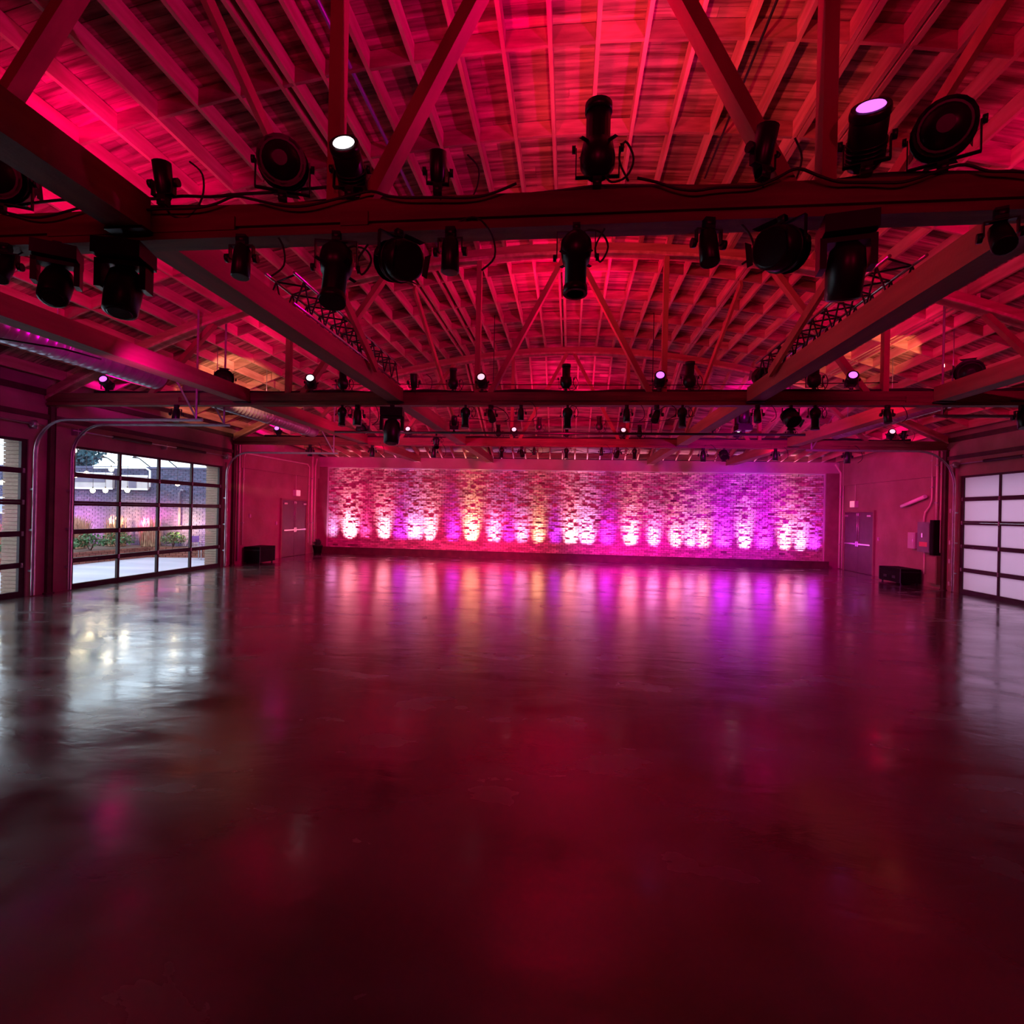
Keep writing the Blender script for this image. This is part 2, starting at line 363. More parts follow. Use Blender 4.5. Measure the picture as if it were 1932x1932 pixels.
while z < 3.54:
    x = -10.06-(0.11 if r_ % 2 else 0)
    while x < 9.64:
        xa, xb = max(x, -10.06), min(x+0.205, 9.65)
        if xb-xa > 0.04 and R.random() > 0.006:
            p = R.uniform(0, 0.018) if R.random() > 0.25 else R.uniform(0.012, 0.038)
            dz0 = R.uniform(-0.004, 0.004)
            m.box(xa+R.uniform(0.001, 0.008), xb-R.uniform(0.001, 0.008), YB-p, YB+0.05, z+0.003+dz0, z+0.066+dz0, tint=R.random())
        x += 0.216
    z += 0.0755; r_ += 1
tag(m.build('brick', M['brick'], wb, tints=True), kind='stuff')
# header, frame and pilasters around the brick field
tag(MB().box(XL, XR, YB-0.02, YB+0.05, 3.60, 4.02).build('trim_1', M['plaster_light']), kind='structure')
m = MB().box(-10.11, 9.70, YB-0.06, YB-0.005, 3.555, 3.60).box(-10.11, -10.065, YB-0.06, YB-0.005, 0, 3.555).box(9.655, 9.70, YB-0.06, YB-0.005, 0, 3.555)
tag(m.build('trim_2', M['plaster_light']), kind='structure')
tag(MB().box(XL, -10.115, YB-0.10, YB+0.045, 0, 3.6).build('trim_3', M['pilaster']), kind='structure')
tag(MB().box(9.705, XR, YB-0.10, YB+0.045, 0, 3.6).build('trim_4', M['pilaster']), kind='structure')
tag(MB().box(-10.1, 9.69, YB-0.46, YB-0.42, 0, 0.26).box(-10.1, 9.69, YB-0.47, YB-0.41, 0.26, 0.28).build('baseboard_back', M['dark_trim']), kind='structure')
# lighter strip at the head of each side wall beyond the garage door
m = MB().box(XL+0.001, XL+0.07, 15.95, YB-0.1, 3.10, 4.0); tag(m.build('trim_5', M['plaster']), kind='structure')
m = MB().box(XR-0.07, XR-0.001, 15.95, YB-0.1, 3.12, 4.0); tag(m.build('trim_6', M['plaster']), kind='structure')
# dark timber header above the garage openings
m = MB().box(XL+0.001, XL+0.05, 2.5, 15.9, 3.52, 3.62).box(XL+0.001, XL+0.035, 2.5, 15.9, 4.0, 4.12); tag(m.build('trim_7', M['dark_trim']), kind='structure')
m = MB().box(XR-0.05, XR-0.001, 8.5, 15.9, 3.52, 3.62).box(XR-0.035, XR-0.001, 8.5, 15.9, 4.0, 4.12); tag(m.build('trim_8', M['dark_trim']), kind='structure')
# beige brick reveals outside the left openings
for i, (a, b) in enumerate(DL):
    m = MB()
    for k in range(40):
        z = k*0.077
        m.box(XL-0.52-R.uniform(0, .006), XL-0.14, b-0.02-R.uniform(0, .006), b+0.02, z+0.003, z+0.072, tint=R.random())
    tag(m.build('trim_%d' % (9+i), M['beige'], tints=True), kind='structure')
# columns under the truss ends
def column(x, y, label):
    s = 1 if x < 0 else -1
    m = MB().box(x-0.02, x+0.02, y-0.05, y+0.05, 0.02, 3.78).box(x-0.035, x+0.035, y-0.06, y-0.05, 0.02, 3.78).box(x-0.035, x+0.035, y+0.05, y+0.06, 0.02, 3.78)
    root = m.build('steel_column', M['dark_trim']); tag(root, label, 'column')
    MB().box(x-0.04, x+0.04, y-0.09, y+0.09, 0, 0.02).build('base_plate', M['dark_trim'], root)
    MB().box(x-0.04, x+0.04, y-0.09, y+0.09, 3.78, 3.8).build('cap_plate', M['dark_trim'], root)
column(XL+0.045, TY[2], 'dark steel column beyond the last left glazed door')
column(XR-0.045, TY[2], 'dark steel column between frosted door and electrical panels')
column(XL+0.045, TY[1]+0.06, 'dark steel column between the two left glazed doors')

# ================================================================== TRUSSES
WORDS = ['nearest', 'middle', 'farthest']
for ti, ty in enumerate(TY):
    t = empty('roof_truss', (0, ty, CZ0)); tag(t, '%s timber bowstring roof truss spanning the hall' % WORDS[ti], 'truss', 'bowstring trusses across the hall')
    def P(m, nm, mt): 
        m.v = [(a, b-ty, c-CZ0) for a, b, c in m.v]; return m.build(nm, mt, t)
    # bottom chord: two laminations with a ledge and a dark groove, closed by splice blocks
    xa, xb = XL+0.05, XR-0.05
    m = MB().box(xa, xb, ty-0.075, ty+0.075, CZ0+0.085, CZ1)
    P(m, 'bottom_chord', M['timber'])
    P(MB().box(xa, xb, ty-0.085, ty+0.085, CZ0, CZ0+0.05), 'bottom_ledge', M['timber'])
    P(MB().box(xa, xb, ty-0.045, ty+0.045, CZ0+0.05, CZ0+0.085), 'groove_filler', M['timber'])
    for a, b in ((-3.95, -2.45), (-9.0, -7.6), (5.6, 7.2), (-1.65, -1.45)):
        P(MB().box(a, b, ty-0.092, ty-0.0752, CZ0+0.052, CZ0+0.15), 'splice_block', M['timber'])
    # top chord
    xs = [xa+i*(xb-xa)/40 for i in range(41)]; v = []
    for x in xs:
        z = arc(x); v += [(x, ty-0.08, z), (x, ty+0.08, z), (x, ty+0.08, z+0.2), (x, ty-0.08, z+0.2)]
    f = [(3, 2, 1, 0), (160, 161, 162, 163)]
    for i in range(40):
        for q in range(4):
            q2 = (q+1) % 4; f.append((4*i+q, 4*i+q2, 4*i+4+q2, 4*i+4+q))
    P(MB().add(v, f), 'top_chord', M['topchord'])
    v = []
    for x in xs:
        z = arc(x); v += [(x, ty-0.11, z+0.0), (x, ty+0.11, z+0.0), (x, ty+0.11, z+0.05), (x, ty-0.11, z+0.05)]
    P(MB().add(v, f), 'top_flange', M['joist'])
    # webs
    w = 0.14
    def web(x0, z0, x1, z1, ww=w, yo=0): P(MB().bar((x0, ty+yo, z0), (x1, ty+yo, z1), 0.09, ww, up=(0, 1, 0)), 'web', M['web'])
    for s in (-1, 1):
        c = -0.05
        web(c+s*1.45, CZ1-0.04, c+s*0.10, arc(0)+0.03)
        web(c+s*1.68, CZ1-0.03, c+s*1.68, arc(1.7*s)+0.03, 0.11)
        web(c+s*3.45, arc(3.5*s)+0.03, c+s*5.05, CZ1-0.02)
        web(c+s*5.35, CZ1-0.02, c+s*5.35, arc(5.4*s)+0.03, 0.11)
        web(c+s*6.9, arc(7*s)+0.03, c+s*8.2, CZ1-0.02, 0.11)

# longitudinal beams on the chord line
for x0, x1, lb in ((-3.36, -3.10, 'dark timber beam left of centre over the chords'), (3.02, 3.28, 'dark timber beam right of centre over the chords'),
                   (-6.38, -6.12, 'dark timber beam beside the left duct'), (6.02, 6.28, 'dark timber beam beside the right duct')):
    b = empty('longitudinal_beam', ((x0+x1)/2, 0, CZ1)); tag(b, lb, 'beam')
    segs = [(-2.2, TY[0]-0.10), (TY[0]+0.10, TY[1]-0.10), (TY[1]+0.10, TY[2]-0.10), (TY[2]+0.10, YB-0.05)]
    for a, c in segs:
        MB().box(x0-(x0+x1)/2, x1-(x0+x1)/2, a, c, -0.19, 0.06).build('beam_segment', M['beam'], b)
    for ty in TY:
        MB().box(x0-(x0+x1)/2-0.02, x1-(x0+x1)/2+0.02, ty-0.2, ty-0.10, -0.21, -0.19).build('hanger_shoe', M['metal'], b)
# sway braces from a truss top down to the next truss foot
for i, (xs_, ya, za, yb, zb, lb) in enumerate((
        (-3.0, TY[0]+0.1, 6.05, 7.9, 4.02, 'sloping sway brace left of centre, over the nearest bay'), (2.95, TY[0]+0.1, 5.6, 8.3, 4.02, 'sloping sway brace right of centre, over the nearest bay'),
        (-3.0, TY[1]+0.1, 6.05, 13.9, 4.05, 'sloping sway brace left of centre, over the second bay'), (2.95, TY[1]+0.1, 6.0, 14.0, 4.05, 'sloping sway brace right of centre, over the second bay'))):
    tag(MB().bar((xs_, ya, za), (xs_, yb, zb), 0.05, 0.13).build('sway_brace', M['web']), lb, 'brace', 'sway braces between the trusses')
# black lattice girders
for sx, lb in ((-1, 'black lattice girder on the left centre beam'), (1, 'black lattice girder on the right centre beam')):
    g = empty('lattice_girder', (sx*3.1, 5.6, 4.13)); tag(g, lb, 'girder')
    x = (0.0, 0.34*sx); zz = (0.0, 0.34); Lg = 3.75
    for a in x:
        for c in zz: MB().tube([(a, 0, c), (a, Lg, c)], 0.018, 8).build('rail', M['chrome'], g)
    m = MB(); k = 0; yy = 0.05
    while yy < Lg-0.2:
        for a in x:
            z0, z1 = (zz if k % 2 == 0 else zz[::-1]); m.tube([(a, yy, z0), (a, yy+0.18, z1)], 0.011, 6)
        for c in zz:
            z0, z1 = (x if k % 2 == 0 else x[::-1]); m.tube([(z0, yy, c), (z1, yy+0.18, c)], 0.011, 6)
        yy += 0.18; k += 1
    m.build('lacing', M['metal'], g)
# ducts
def duct(x, z, r, y0, y1, label, m_):
    d = empty('spiral_duct', (x, y0, z)); tag(d, label, 'duct')
    pr = []; k = 0; yy = 0.0; L = y1-y0
    while yy < L: pr += [(yy, r), (yy+0.115, r), (yy+0.122, r+0.008), (yy+0.130, r)]; yy += 0.137
    MB().lathe(pr, 24, ax='y').build('duct_shell', m_, d)
    yy = 0.8
    while yy < L:
        MB().lathe([(yy, r+0.003), (yy, r+0.014), (yy+0.03, r+0.014), (yy+0.03, r+0.003)], 24, ax='y').build('band', M['galv'], d)
        MB().tube([(0, yy+0.015, r), (0, yy+0.015, roofz(x, y0+yy)+0.06-z)], 0.008, 6).build('hanger_rod', M['galv'], d)
        yy += 1.9
    return d
duct(-7.95, 4.33, 0.25, -1.0, 9.3, 'round spiral duct along the left side, near part', M['duct'])
duct(-7.7, 4.18, 0.19, 10.0, 15.2, 'round spiral duct on the left, beyond the middle truss', M['duct'])
duct(7.15, 4.2, 0.17, 10.0, 15.2, 'round spiral duct on the right, beyond the middle truss', M['duct'])
# thin conduit on the roof boards
m = MB().tube([(-2.45, TY[0]+0.12, 6.62), (-2.45, TY[1]-0.12, 6.62)], 0.022, 10).build('ceiling_conduit', M['purple'])
tag(m, 'thin violet conduit under the roof joists left of centre', 'conduit')
m = MB().tube([(1.78, TY[0]+0.12, 6.56), (1.78, 7.6, 6.56)], 0.014, 8).build('ceiling_conduit', M['metal']); tag(m, 'thin dark conduit under the roof joists right of centre', 'conduit')

# ================================================================== GARAGE DOORS
def garage_door(name, side, ya, yb, pane_mat, ncol, label, track_z, right_only=False):
    """side -1 left, +1 right. Built in world coordinates; frame face just outside the wall's inner face."""
    X = XL-0.06 if side < 0 else XR+0.06
    d = empty(name, (X, (ya+yb)/2, 0)); tag(d, kind='structure')
    def P(m, nm, mt, par=d):
        px, py, pz = X, (ya+yb)/2, 0
        m.v = [(a-px, b-py, c-pz) for a, b, c in m.v]; return m.build(nm, mt, par)
    t = 0.03; cw = (yb-ya-0.12)/ncol; rh = GH/5
    for r in range(5):
        z0 = r*rh+0.0006; z1 = (r+1)*rh-0.0006
        m = MB(); bt = 0.11 if r == 0 else 0.05
        m.box(X-t, X+t, ya, yb, z0, z0+bt); m.box(X-t, X+t, ya, yb, z1-0.05, z1)
        m.box(X-t, X+t, ya, ya+0.11, z0+bt, z1-0.05); m.box(X-t, X+t, yb-0.11, yb, z0+bt, z1-0.05)
        for c in range(1, ncol):
            yy = ya+0.06+c*cw; m.box(X-t, X+t, yy-0.03, yy+0.03, z0+bt, z1-0.05)
        sec = P(m, 'door_section', M['frame'])
        for c in range(ncol):
            y0 = ya+0.06+c*cw+(0.05 if c == 0 else 0.03); y1 = ya+0.06+(c+1)*cw-(0.05 if c == ncol-1 else 0.03)
            pm = MB().box(X-0.006, X+0.006, y0-0.004, y1+0.004, z0+bt-0.004, z1-0.046)
            P(pm, 'pane', pane_mat, sec)
            # keep the parent transform simple: the section sits at the door's origin
    xi = X-side*0.036
    for r in range(1, 5):
        for c in range(ncol+1):
            yy = ya+0.06+c*cw; yy = min(max(yy, ya+0.05), yb-0.05)
            P(MB().box(xi-0.008, xi+0.008, yy-0.018, yy+0.018, r*rh-0.045, r*rh+0.045).tube([(xi-side*0.012, yy, r*rh-0.03), (xi-side*0.012, yy, r*rh+0.03)], 0.008, 6), 'hinge', M['galv'])
    # tracks
    sides = [yb+0.05, ya-0.09]
    for yy in sides:
        xt = X-side*0.16; pts = [(xt, yy, 0.02), (xt, yy, GH-0.25)]
        zt = track_z; r0 = zt-(GH-0.25)
        for k in range(1, 9):
            a = PI/2*k/8; pts.append((xt-side*(r0-r0*math.cos(a)), yy, GH-0.25+r0*math.sin(a)))
        pts.append((xt-side*(r0+2.85), yy, zt))
        m = MB()
        for p, q in zip(pts[:-1], pts[1:]):
            m.bar(p, q, 0.055, 0.012, up=(0, 1, 0) if abs(q[2]-p[2]) < 1e-6 and False else (0, 1, 0))
            for s2 in (-0.026, 0.026):
                m.bar((p[0], p[1]+s2, p[2]), (q[0], q[1]+s2, q[2]), 0.012, 0.03, up=(0, 1, 0))
        P(m, 'track', M['galv'])
        xe = xt-side*(r0+2.7)
        hz = roofz(xe, yy)
        P(MB().bar((xe, yy+0.02, zt), (xe, yy+0.02, hz+0.02), 0.04, 0.006, up=(1, 0, 0)).bar((xe, yy+0.02, zt), (xe, yy+0.02, hz+0.02), 0.006, 0.04, up=(1, 0, 0)), 'track_hanger', M['galv'])
        P(MB().bar((xe, yy+0.04, zt+0.02), (xe+side*0.55, yy+0.04, min(hz, zt+0.95)), 0.035, 0.006, up=(0, 1, 0)), 'track_brace', M['galv'])
        for z in (0.5, 1.3, 2.1):
            P(MB().box(min(X-side*0.07, xt), max(X-side*0.07, xt), yy-0.03, yy+0.03, z-0.02, z+0.02), 'bracket', M['galv'])
    # torsion shaft, springs and drums above the opening
    xs_ = X-side*0.22; zs = GH+0.30
    P(MB().tube([(xs_, ya-0.15, zs), (xs_, yb+0.15, zs)], 0.014, 8), 'torsion_shaft', M['galv'])
    for c in (0.28, 0.68):
        yc = ya+(yb-ya)*c; P(MB().lathe([(yc-0.55+0.02*k, 0.034+(0.006 if k % 2 else 0)) for k in range(56)], 12, c=(xs_, 0, zs), ax='y'), 'torsion_spring', M['frame'])
    for yy in (ya-0.02, yb+0.02, (ya+yb)/2):
        P(MB().box(min(xs_, X-side*0.07)-0.01, max(xs_, X-side*0.07), yy-0.01, yy+0.01, zs-0.09, zs+0.05), 'bearing_plate', M['galv'])
    for yy in (ya+0.06, yb-0.06):
        P(MB().lathe([(yy-0.04, 0.05), (yy-0.03, 0.065), (yy+0.03, 0.075), (yy+0.04, 0.05)], 14, c=(xs_, 0, zs), ax='y'), 'cable_drum', M['galv'])
    return d
garage_door('door_1', -1, DL[1][0], DL[1][1], M['glass'], 4, '', 3.50)
garage_door('door_2', -1, DL[0][0], DL[0][1], M['glass'], 4, '', 3.47)
garage_door('door_3', 1, DR[0][0], DR[0][1], M['frost'], 4, '', 3.72)

# ================================================================== EXIT DOORS
def exit_door(name, side, ya, yb):
    X = (XL if side < 0 else XR); s = -side       # s: direction into the room
    d = empty(name, (X, (ya+yb)/2, 0)); tag(d, kind='structure')
    def bx(nm, x0, x1, y0, y1, z0, z1, mt, par=d):
        return MB().box(min(s*x0, s*x1), max(s*x0, s*x1), y0-(ya+yb)/2, y1-(ya+yb)/2, z0, z1).build(nm, mt, par)
    fr = MB()
    for y0, y1, z0, z1 in ((ya-0.06, ya, 0, 2.19), (yb, yb+0.06, 0, 2.19), (ya, yb, 2.13, 2.19)):
        fr.box(min(0.001*s, 0.07*s), max(0.001*s, 0.07*s), y0-(ya+yb)/2, y1-(ya+yb)/2, z0, z1)
    fr.build('door_frame', M['pilaster'], d)
    ym = (ya+yb)/2
    for (a, b, hs) in ((ya+0.004, ym-0.004, 1), (ym+0.004, yb-0.004, -1)):
        lf = bx('door_leaf', 0.002, 0.045, a, b, 0.01, 2.125, M['doorpaint'])
        bx('push_bar', 0.07, 0.10, a+0.10, b-0.08, 0.98, 1.03, M['chrome'], lf)
        bx('latch_case', 0.045, 0.10, (b-0.09 if hs > 0 else a+0.01), (b-0.01 if hs > 0 else a+0.09), 0.92, 1.09, M['chrome'], lf)
        yr = b-0.05 if hs > 0 else a+0.05
        MB().tube([(s*0.065, yr-ym, 1.09), (s*0.065, yr-ym, 2.06)], 0.010, 6).build('vertical_rod', M['chrome'], lf)
        bx('top_latch', 0.045, 0.09, yr-0.025, yr+0.025, 2.0, 2.09, M['chrome'], lf)
        yc = a+0.08 if hs > 0 else b-0.30
        bx('door_closer', 0.045, 0.10, yc, yc+0.22, 1.97, 2.03, M['chrome'], lf)
        bx('kick_plate', 0.045, 0.048, a+0.04, b-0.04, 0.05, 0.30, M['doorpaint'], lf)
exit_door('door_4', -1, 18.45, 20.25)
exit_door('door_5', 1, 19.0, 20.85)
def exit_light(side, y, z, label):
    X = XL if side < 0 else XR; s = -side
    e = empty('exit_light', (X+s*0.08, y, z)); tag(e, label, 'emergency light')
    MB().box(min(-s*0.078, s*0.05), max(-s*0.078, s*0.05), -0.16, 0.16, -0.12, 0.12).build('housing', M['cabinet'], e)
    MB().box(min(s*0.05, s*0.06), max(s*0.05, s*0.06), -0.145, 0.145, -0.105, 0.105).build('face', M['exitbox'], e)
    MB().tube([(-s*0.05, 0, 0.12), (-s*0.05, 0, 3.98-z)], 0.012, 6).build('feed_conduit', M['conduit'], e)
exit_light(-1, 19.45, 2.42, 'glowing emergency light box above the left exit doors')
exit_light(1, 20.2, 2.42, 'glowing emergency light box above the right exit doors')

# ================================================================== WALL ITEMS
def conduit(name, pts, r, mt, label, cat='conduit', group=None):
    root = MB().tube(pts, r, 8).build(name, mt); tag(root, label, cat, group)
    zs = [pts[i] for i in range(len(pts)-1)]
    k = 0
    for a, b in zip(pts[:-1], pts[1:]):
        if abs(a[0]-b[0])+abs(a[1]-b[1]) < 0.01 and abs(b[2]-a[2]) > 0.8:
            for f in (0.25, 0.75):
                z = a[2]+(b[2]-a[2])*f; MB().box(a[0]-r-0.006, a[0]+r+0.006, a[1]-r-0.012, a[1]+r+0.012, z-0.012, z+0.012).build('strap', M['galv'], root)
    return root
xl, xr = XL+0.05, XR-0.05
conduit('wall_conduit', [(xl, 16.1, 0.62), (xl, 16.1, 3.45), (xl+0.05, 16.12, 3.58), (xl+0.05, 20.2, 3.6), (xl+0.05, 20.35, 3.5), (xl+0.05, 20.35, 0.45)], 0.022, M['conduit'], 'conduit running up from black case and along left wall')
conduit('wall_conduit', [(xl, 15.55, 3.95), (xl, 15.88, 3.9), (xl, 15.88, 0.12)], 0.03, M['conduit'], 'conduit beside the left steel column')
conduit('wall_conduit', [(XL+0.09, 20.62, 0.35), (XL+0.09, 20.62, 3.95)], 0.045, M['conduit'], 'thick pipe beside the left exit doors')
conduit('wall_conduit', [(XL+0.08, 20.9, 0.05), (XL+0.08, 20.9, 3.55), (XL+0.14, 20.9, 3.9)], 0.03, M['conduit'], 'thin pipe in the left back corner')
conduit('wall_conduit', [(XR-0.08, 21.15, 0.03), (XR-0.08, 21.15, 3.6), (XR-0.3, 21.1, 3.93)], 0.035, M['conduit'], 'pipe in the right back corner')
conduit('wall_conduit', [(XR-0.06, 21.0, 0.03), (XR-0.06, 21.0, 3.95)], 0.02, M['conduit'], 'thin pipe beside the right exit doors')
conduit('wall_conduit', [(xr, 16.13, 3.95), (xr, 16.13, 2.45), (xr, 16.22, 2.28), (xr, 16.40, 2.12), (xr, 16.44, 1.98), (xr, 16.44, 1.84)], 0.024, M['conduit'], 'bent conduit dropping into the electrical panel')
conduit('wall_conduit', [(xr, 15.93, 3.95), (xr, 15.93, 1.86)], 0.03, M['conduit'], 'straight conduit dropping into the electrical panel')
conduit('wall_conduit', [(xr, 16.40, 0.98), (xr, 16.40, 0.35)], 0.022, M['conduit'], 'short conduit below the electrical panel')
conduit('wall_conduit', [(xr+0.02, 15.80, 3.9), (xr+0.02, 15.80, 1.0)], 0.012, M['conduit'], 'slim conduit behind the electrical panel')
p = MB().box(XR-0.16, XR-0.01, 16.0, 16.55, 0.98, 1.84).build('electrical_panel', M['panel']); tag(p, 'grey electrical panel on the right wall under two conduits', 'panel')
MB().box(XR-0.172, XR-0.16, 16.03, 16.52, 1.02, 1.80).build('panel_door', M['panel'], p)
MB().box(XR-0.178, XR-0.172, 16.10, 16.44, 1.14, 1.27).build('warning_label', M['redlabel'], p)
MB().box(XR-0.192, XR-0.172, 16.28, 16.33, 1.40, 1.52).build('handle', M['chrome'], p)
p = MB().box(XR-0.19, XR-0.01, 15.80, 15.97, 0.92, 1.9).build('switch_box', M['case']); tag(p, 'black switch box beside the electrical panel', 'box')
MB().box(XR-0.20, XR-0.19, 15.82, 15.95, 0.95, 1.87).build('box_cover', M['case'], p)
p = MB().box(XR-0.14, XR-0.01, 16.68, 17.02, 1.05, 1.52).build('wall_cabinet', M['cabinet']); tag(p, 'small pale cabinet on the wall left of the electrical panel', 'cabinet')
MB().box(XR-0.152, XR-0.14, 16.71, 16.99, 1.08, 1.49).build('cabinet_door', M['cabinet'], p)
MB().box(XR-0.165, XR-0.152, 16.74, 16.76, 1.25, 1.33).build('latch', M['chrome'], p)
p = MB().box(XR-0.12, XR-0.01, 15.78, 16.2, 0.12, 0.90).build('low_cabinet', M['pilaster']); tag(p, 'low cabinet on the wall below the electrical panel', 'cabinet')
MB().box(XR-0.132, XR-0.12, 15.81, 16.17, 0.15, 0.87).build('cabinet_door', M['plaster'], p)
p = empty('tube_light', (XR-0.12, 16.85, 2.43)); tag(p, 'pale tube light tilted on the right wall', 'light')
MB().tube([(0, -0.55, 0.14), (0, 0.52, -0.13)], 0.055, 12).build('tube', M['white'], p)
for q in (-0.3, 0.3): MB().box(0, 0.115, q-0.02, q+0.02, -q*0.25-0.04, -q*0.25+0.04).build('bracket', M['galv'], p)
def small_box(x, y, z, sx, label, nm='switch_plate'):
    b = MB().box(x, x+sx*0.03, y-0.04, y+0.04, z-0.06, z+0.06) if sx > 0 else MB().box(x+sx*0.03, x, y-0.04, y+0.04, z-0.06, z+0.06)
    b = b.build(nm, M['cabinet']); tag(b, label, 'switch')
    a, c = sorted((x+sx*0.03, x+sx*0.04)); MB().box(a, c, y-0.012, y+0.012, z-0.02, z+0.02).build('switch_toggle', M['white'], b)
small_box(XL, 16.55, 1.55, 1, 'switch plate on the left wall above the black case')
small_box(XL, 18.15, 1.28, 1, 'switch plate beside the left exit doors')
small_box(XR, 18.75, 1.24, -1, 'switch plate beside the right exit doors')
# vertical weather-strip boxes by the right track
p = MB().box(XR-0.05, XR-0.005, 15.32, 15.42, 0.0, 3.3).build('control_channel', M['pilaster']); tag(p, 'vertical channel beside the frosted garage door track', 'channel')
for z in (0.15, 0.75, 1.25, 2.1): MB().box(XR-0.075, XR-0.05, 15.34, 15.40, z, z+0.11).build('junction_box', M['cabinet'], p)
p = MB().box(XL+0.005, XL+0.05, 15.24, 15.34, 0.0, 3.2).build('control_channel', M['pilaster']); tag(p, 'vertical channel beside the left glazed door track', 'channel')
for z in (0.15, 0.9, 1.7): MB().box(XL+0.05, XL+0.07, 15.26, 15.32, z, z+0.1).build('junction_box', M['cabinet'], p)
# black cases on the floor
def case(x0, x1, y0, y1, h, label):
    c = empty('road_case', ((x0+x1)/2, (y0+y1)/2, 0)); tag(c, label, 'case'); hx, hy = (x1-x0)/2, (y1-y0)/2
    MB().box(-hx, hx, -hy, hy, 0.05, h*0.8).build('body', M['case'], c)
    MB().box(-hx, hx, -hy, hy, h*0.8+0.006, h).build('lid', M['case'], c)
    m = MB()
    for sx in (-1, 1):
        for sy in (-1, 1): m.box(min(sx*hx, sx*(hx+0.008)), max(sx*hx, sx*(hx+0.008)), sy*hy-0.02, sy*hy+0.02, 0.05, h)
    m.box(-hx-0.004, hx+0.004, -hy-0.004, -hy, h*0.8-0.015, h*0.8+0.02); m.build('edging', M['metal'], c)
    for yy in (-hy*0.4, hy*0.4):
        MB().box(-hx-0.012, -hx, yy-0.08, yy+0.08, h*0.35, h*0.5).build('handle', M['metal'], c)
    for sx in (-1, 1):
        for sy in (-1, 1): MB().lathe([(-0.02, 0.024), (0.02, 0.024)], 10, c=(sx*(hx-0.06), sy*(hy-0.06), 0.025), ax='x').build('caster', M['metal'], c)
case(XL+0.08, XL+0.62, 16.18, 17.05, 0.55, 'low black road case against the left wall')
case(XR-0.62, XR-0.08, 16.5, 17.55, 0.46, 'low black road case against the right wall')
# plant in the left back corner
p = empty('potted_plant', (XL+0.32, 20.75, 0)); tag(p, 'dark bushy potted plant in the left back corner', 'plant')
MB().lathe([(0.0, 0.14), (0.28, 0.19), (0.30, 0.205), (0.32, 0.205), (0.32, 0.17)], 18).build('pot', M['case'], p)
m = MB()
for k in range(150):
    a = R.uniform(0, 2*PI); el = R.uniform(0.1, 1.4); L = R.uniform(0.18, 0.40)
    d = Vector((math.cos(a)*math.cos(el)*0.62, math.sin(a)*math.cos(el)*0.8, math.sin(el))); c = Vector((0, 0, 0.30)); s_ = d.cross(Vector((0, 0, 1))).normalized()*0.025
    e = c+d*L; m.add([c+d*L*0.3, c+d*L*0.7+s_, e+Vector((0, 0, -0.03)), c+d*L*0.7-s_], [(0, 1, 2, 3)], tint=R.random())
m.build('foliage', M['leaf'], p, tints=True)

# ================================================================== STAGE LIGHTS
# prototypes hang from the origin along -Z; upright ones are the same tree turned over
def yoke(par, w, drop, mt=M['metal']):
    m = MB().bar((-w, 0, -0.07), (w, 0, -0.07), 0.035, 0.008, up=(0, 0, 1))
    m.bar((-w, 0, -0.066), (-w, 0, -drop), 0.035, 0.008, up=(1, 0, 0)).bar((w, 0, -0.066), (w, 0, -drop), 0.035, 0.008, up=(1, 0, 0))
    y = m.build('yoke', mt, par)
    MB().lathe([(-w-0.03, 0.028), (-w-0.005, 0.028)], 10, c=(0, 0, -drop), ax='x').build('knob', mt, y)
    MB().lathe([(w+0.005, 0.028), (w+0.03, 0.028)], 10, c=(0, 0, -drop), ax='x').build('knob', mt, y)
    MB().box(-0.03, 0.03, -0.025, 0.025, -0.066, 0.0).lathe([(-0.03, 0.03), (0.03, 0.03)], 10, c=(0, 0, -0.03), ax='x').build('clamp', mt, par)
def head(par, nm='head', drop=0.2):
    e = None
    return e
def proto_ellipsoidal():
    r = empty('ellipsoidal_spotlight'); yoke(r, 0.15, 0.27)
    b = MB().lathe([(-0.24, 0.075), (-0.235, 0.085), (-0.04, 0.085), (-0.035, 0.105), (0.06, 0.125), (0.13, 0.12), (0.19, 0.075), (0.20, 0.06)], 18).build('body', M['metal'], r)
    MB().lathe([(-0.30, 0.095), (-0.24, 0.095), (-0.24, 0.07), (-0.30, 0.07)], 18).build('lens_barrel', M['metal'], b)
    MB().lathe([(-0.285, 0.072), (-0.28, 0.075)], 18).build('lens', M['lens_off'], b)
    for k in range(4):
        a = PI/4+k*PI/2; MB().bar((math.cos(a)*0.09, math.sin(a)*0.09, -0.01), (math.cos(a)*0.17, math.sin(a)*0.17, -0.01), 0.03, 0.004).build('shutter_handle', M['metal'], b)
    MB().tube(smooth([(0.05, 0.02, 0.19), (0.10, 0.05, 0.26), (0.2, 0.04, 0.22), (0.25, 0, 0.08), (0.19, 0, -0.04), (0.15, 0, 0.08), (0.22, -0.02, 0.22)], 4), 0.008, 6).build('power_lead', M['cable'], b)
    return r
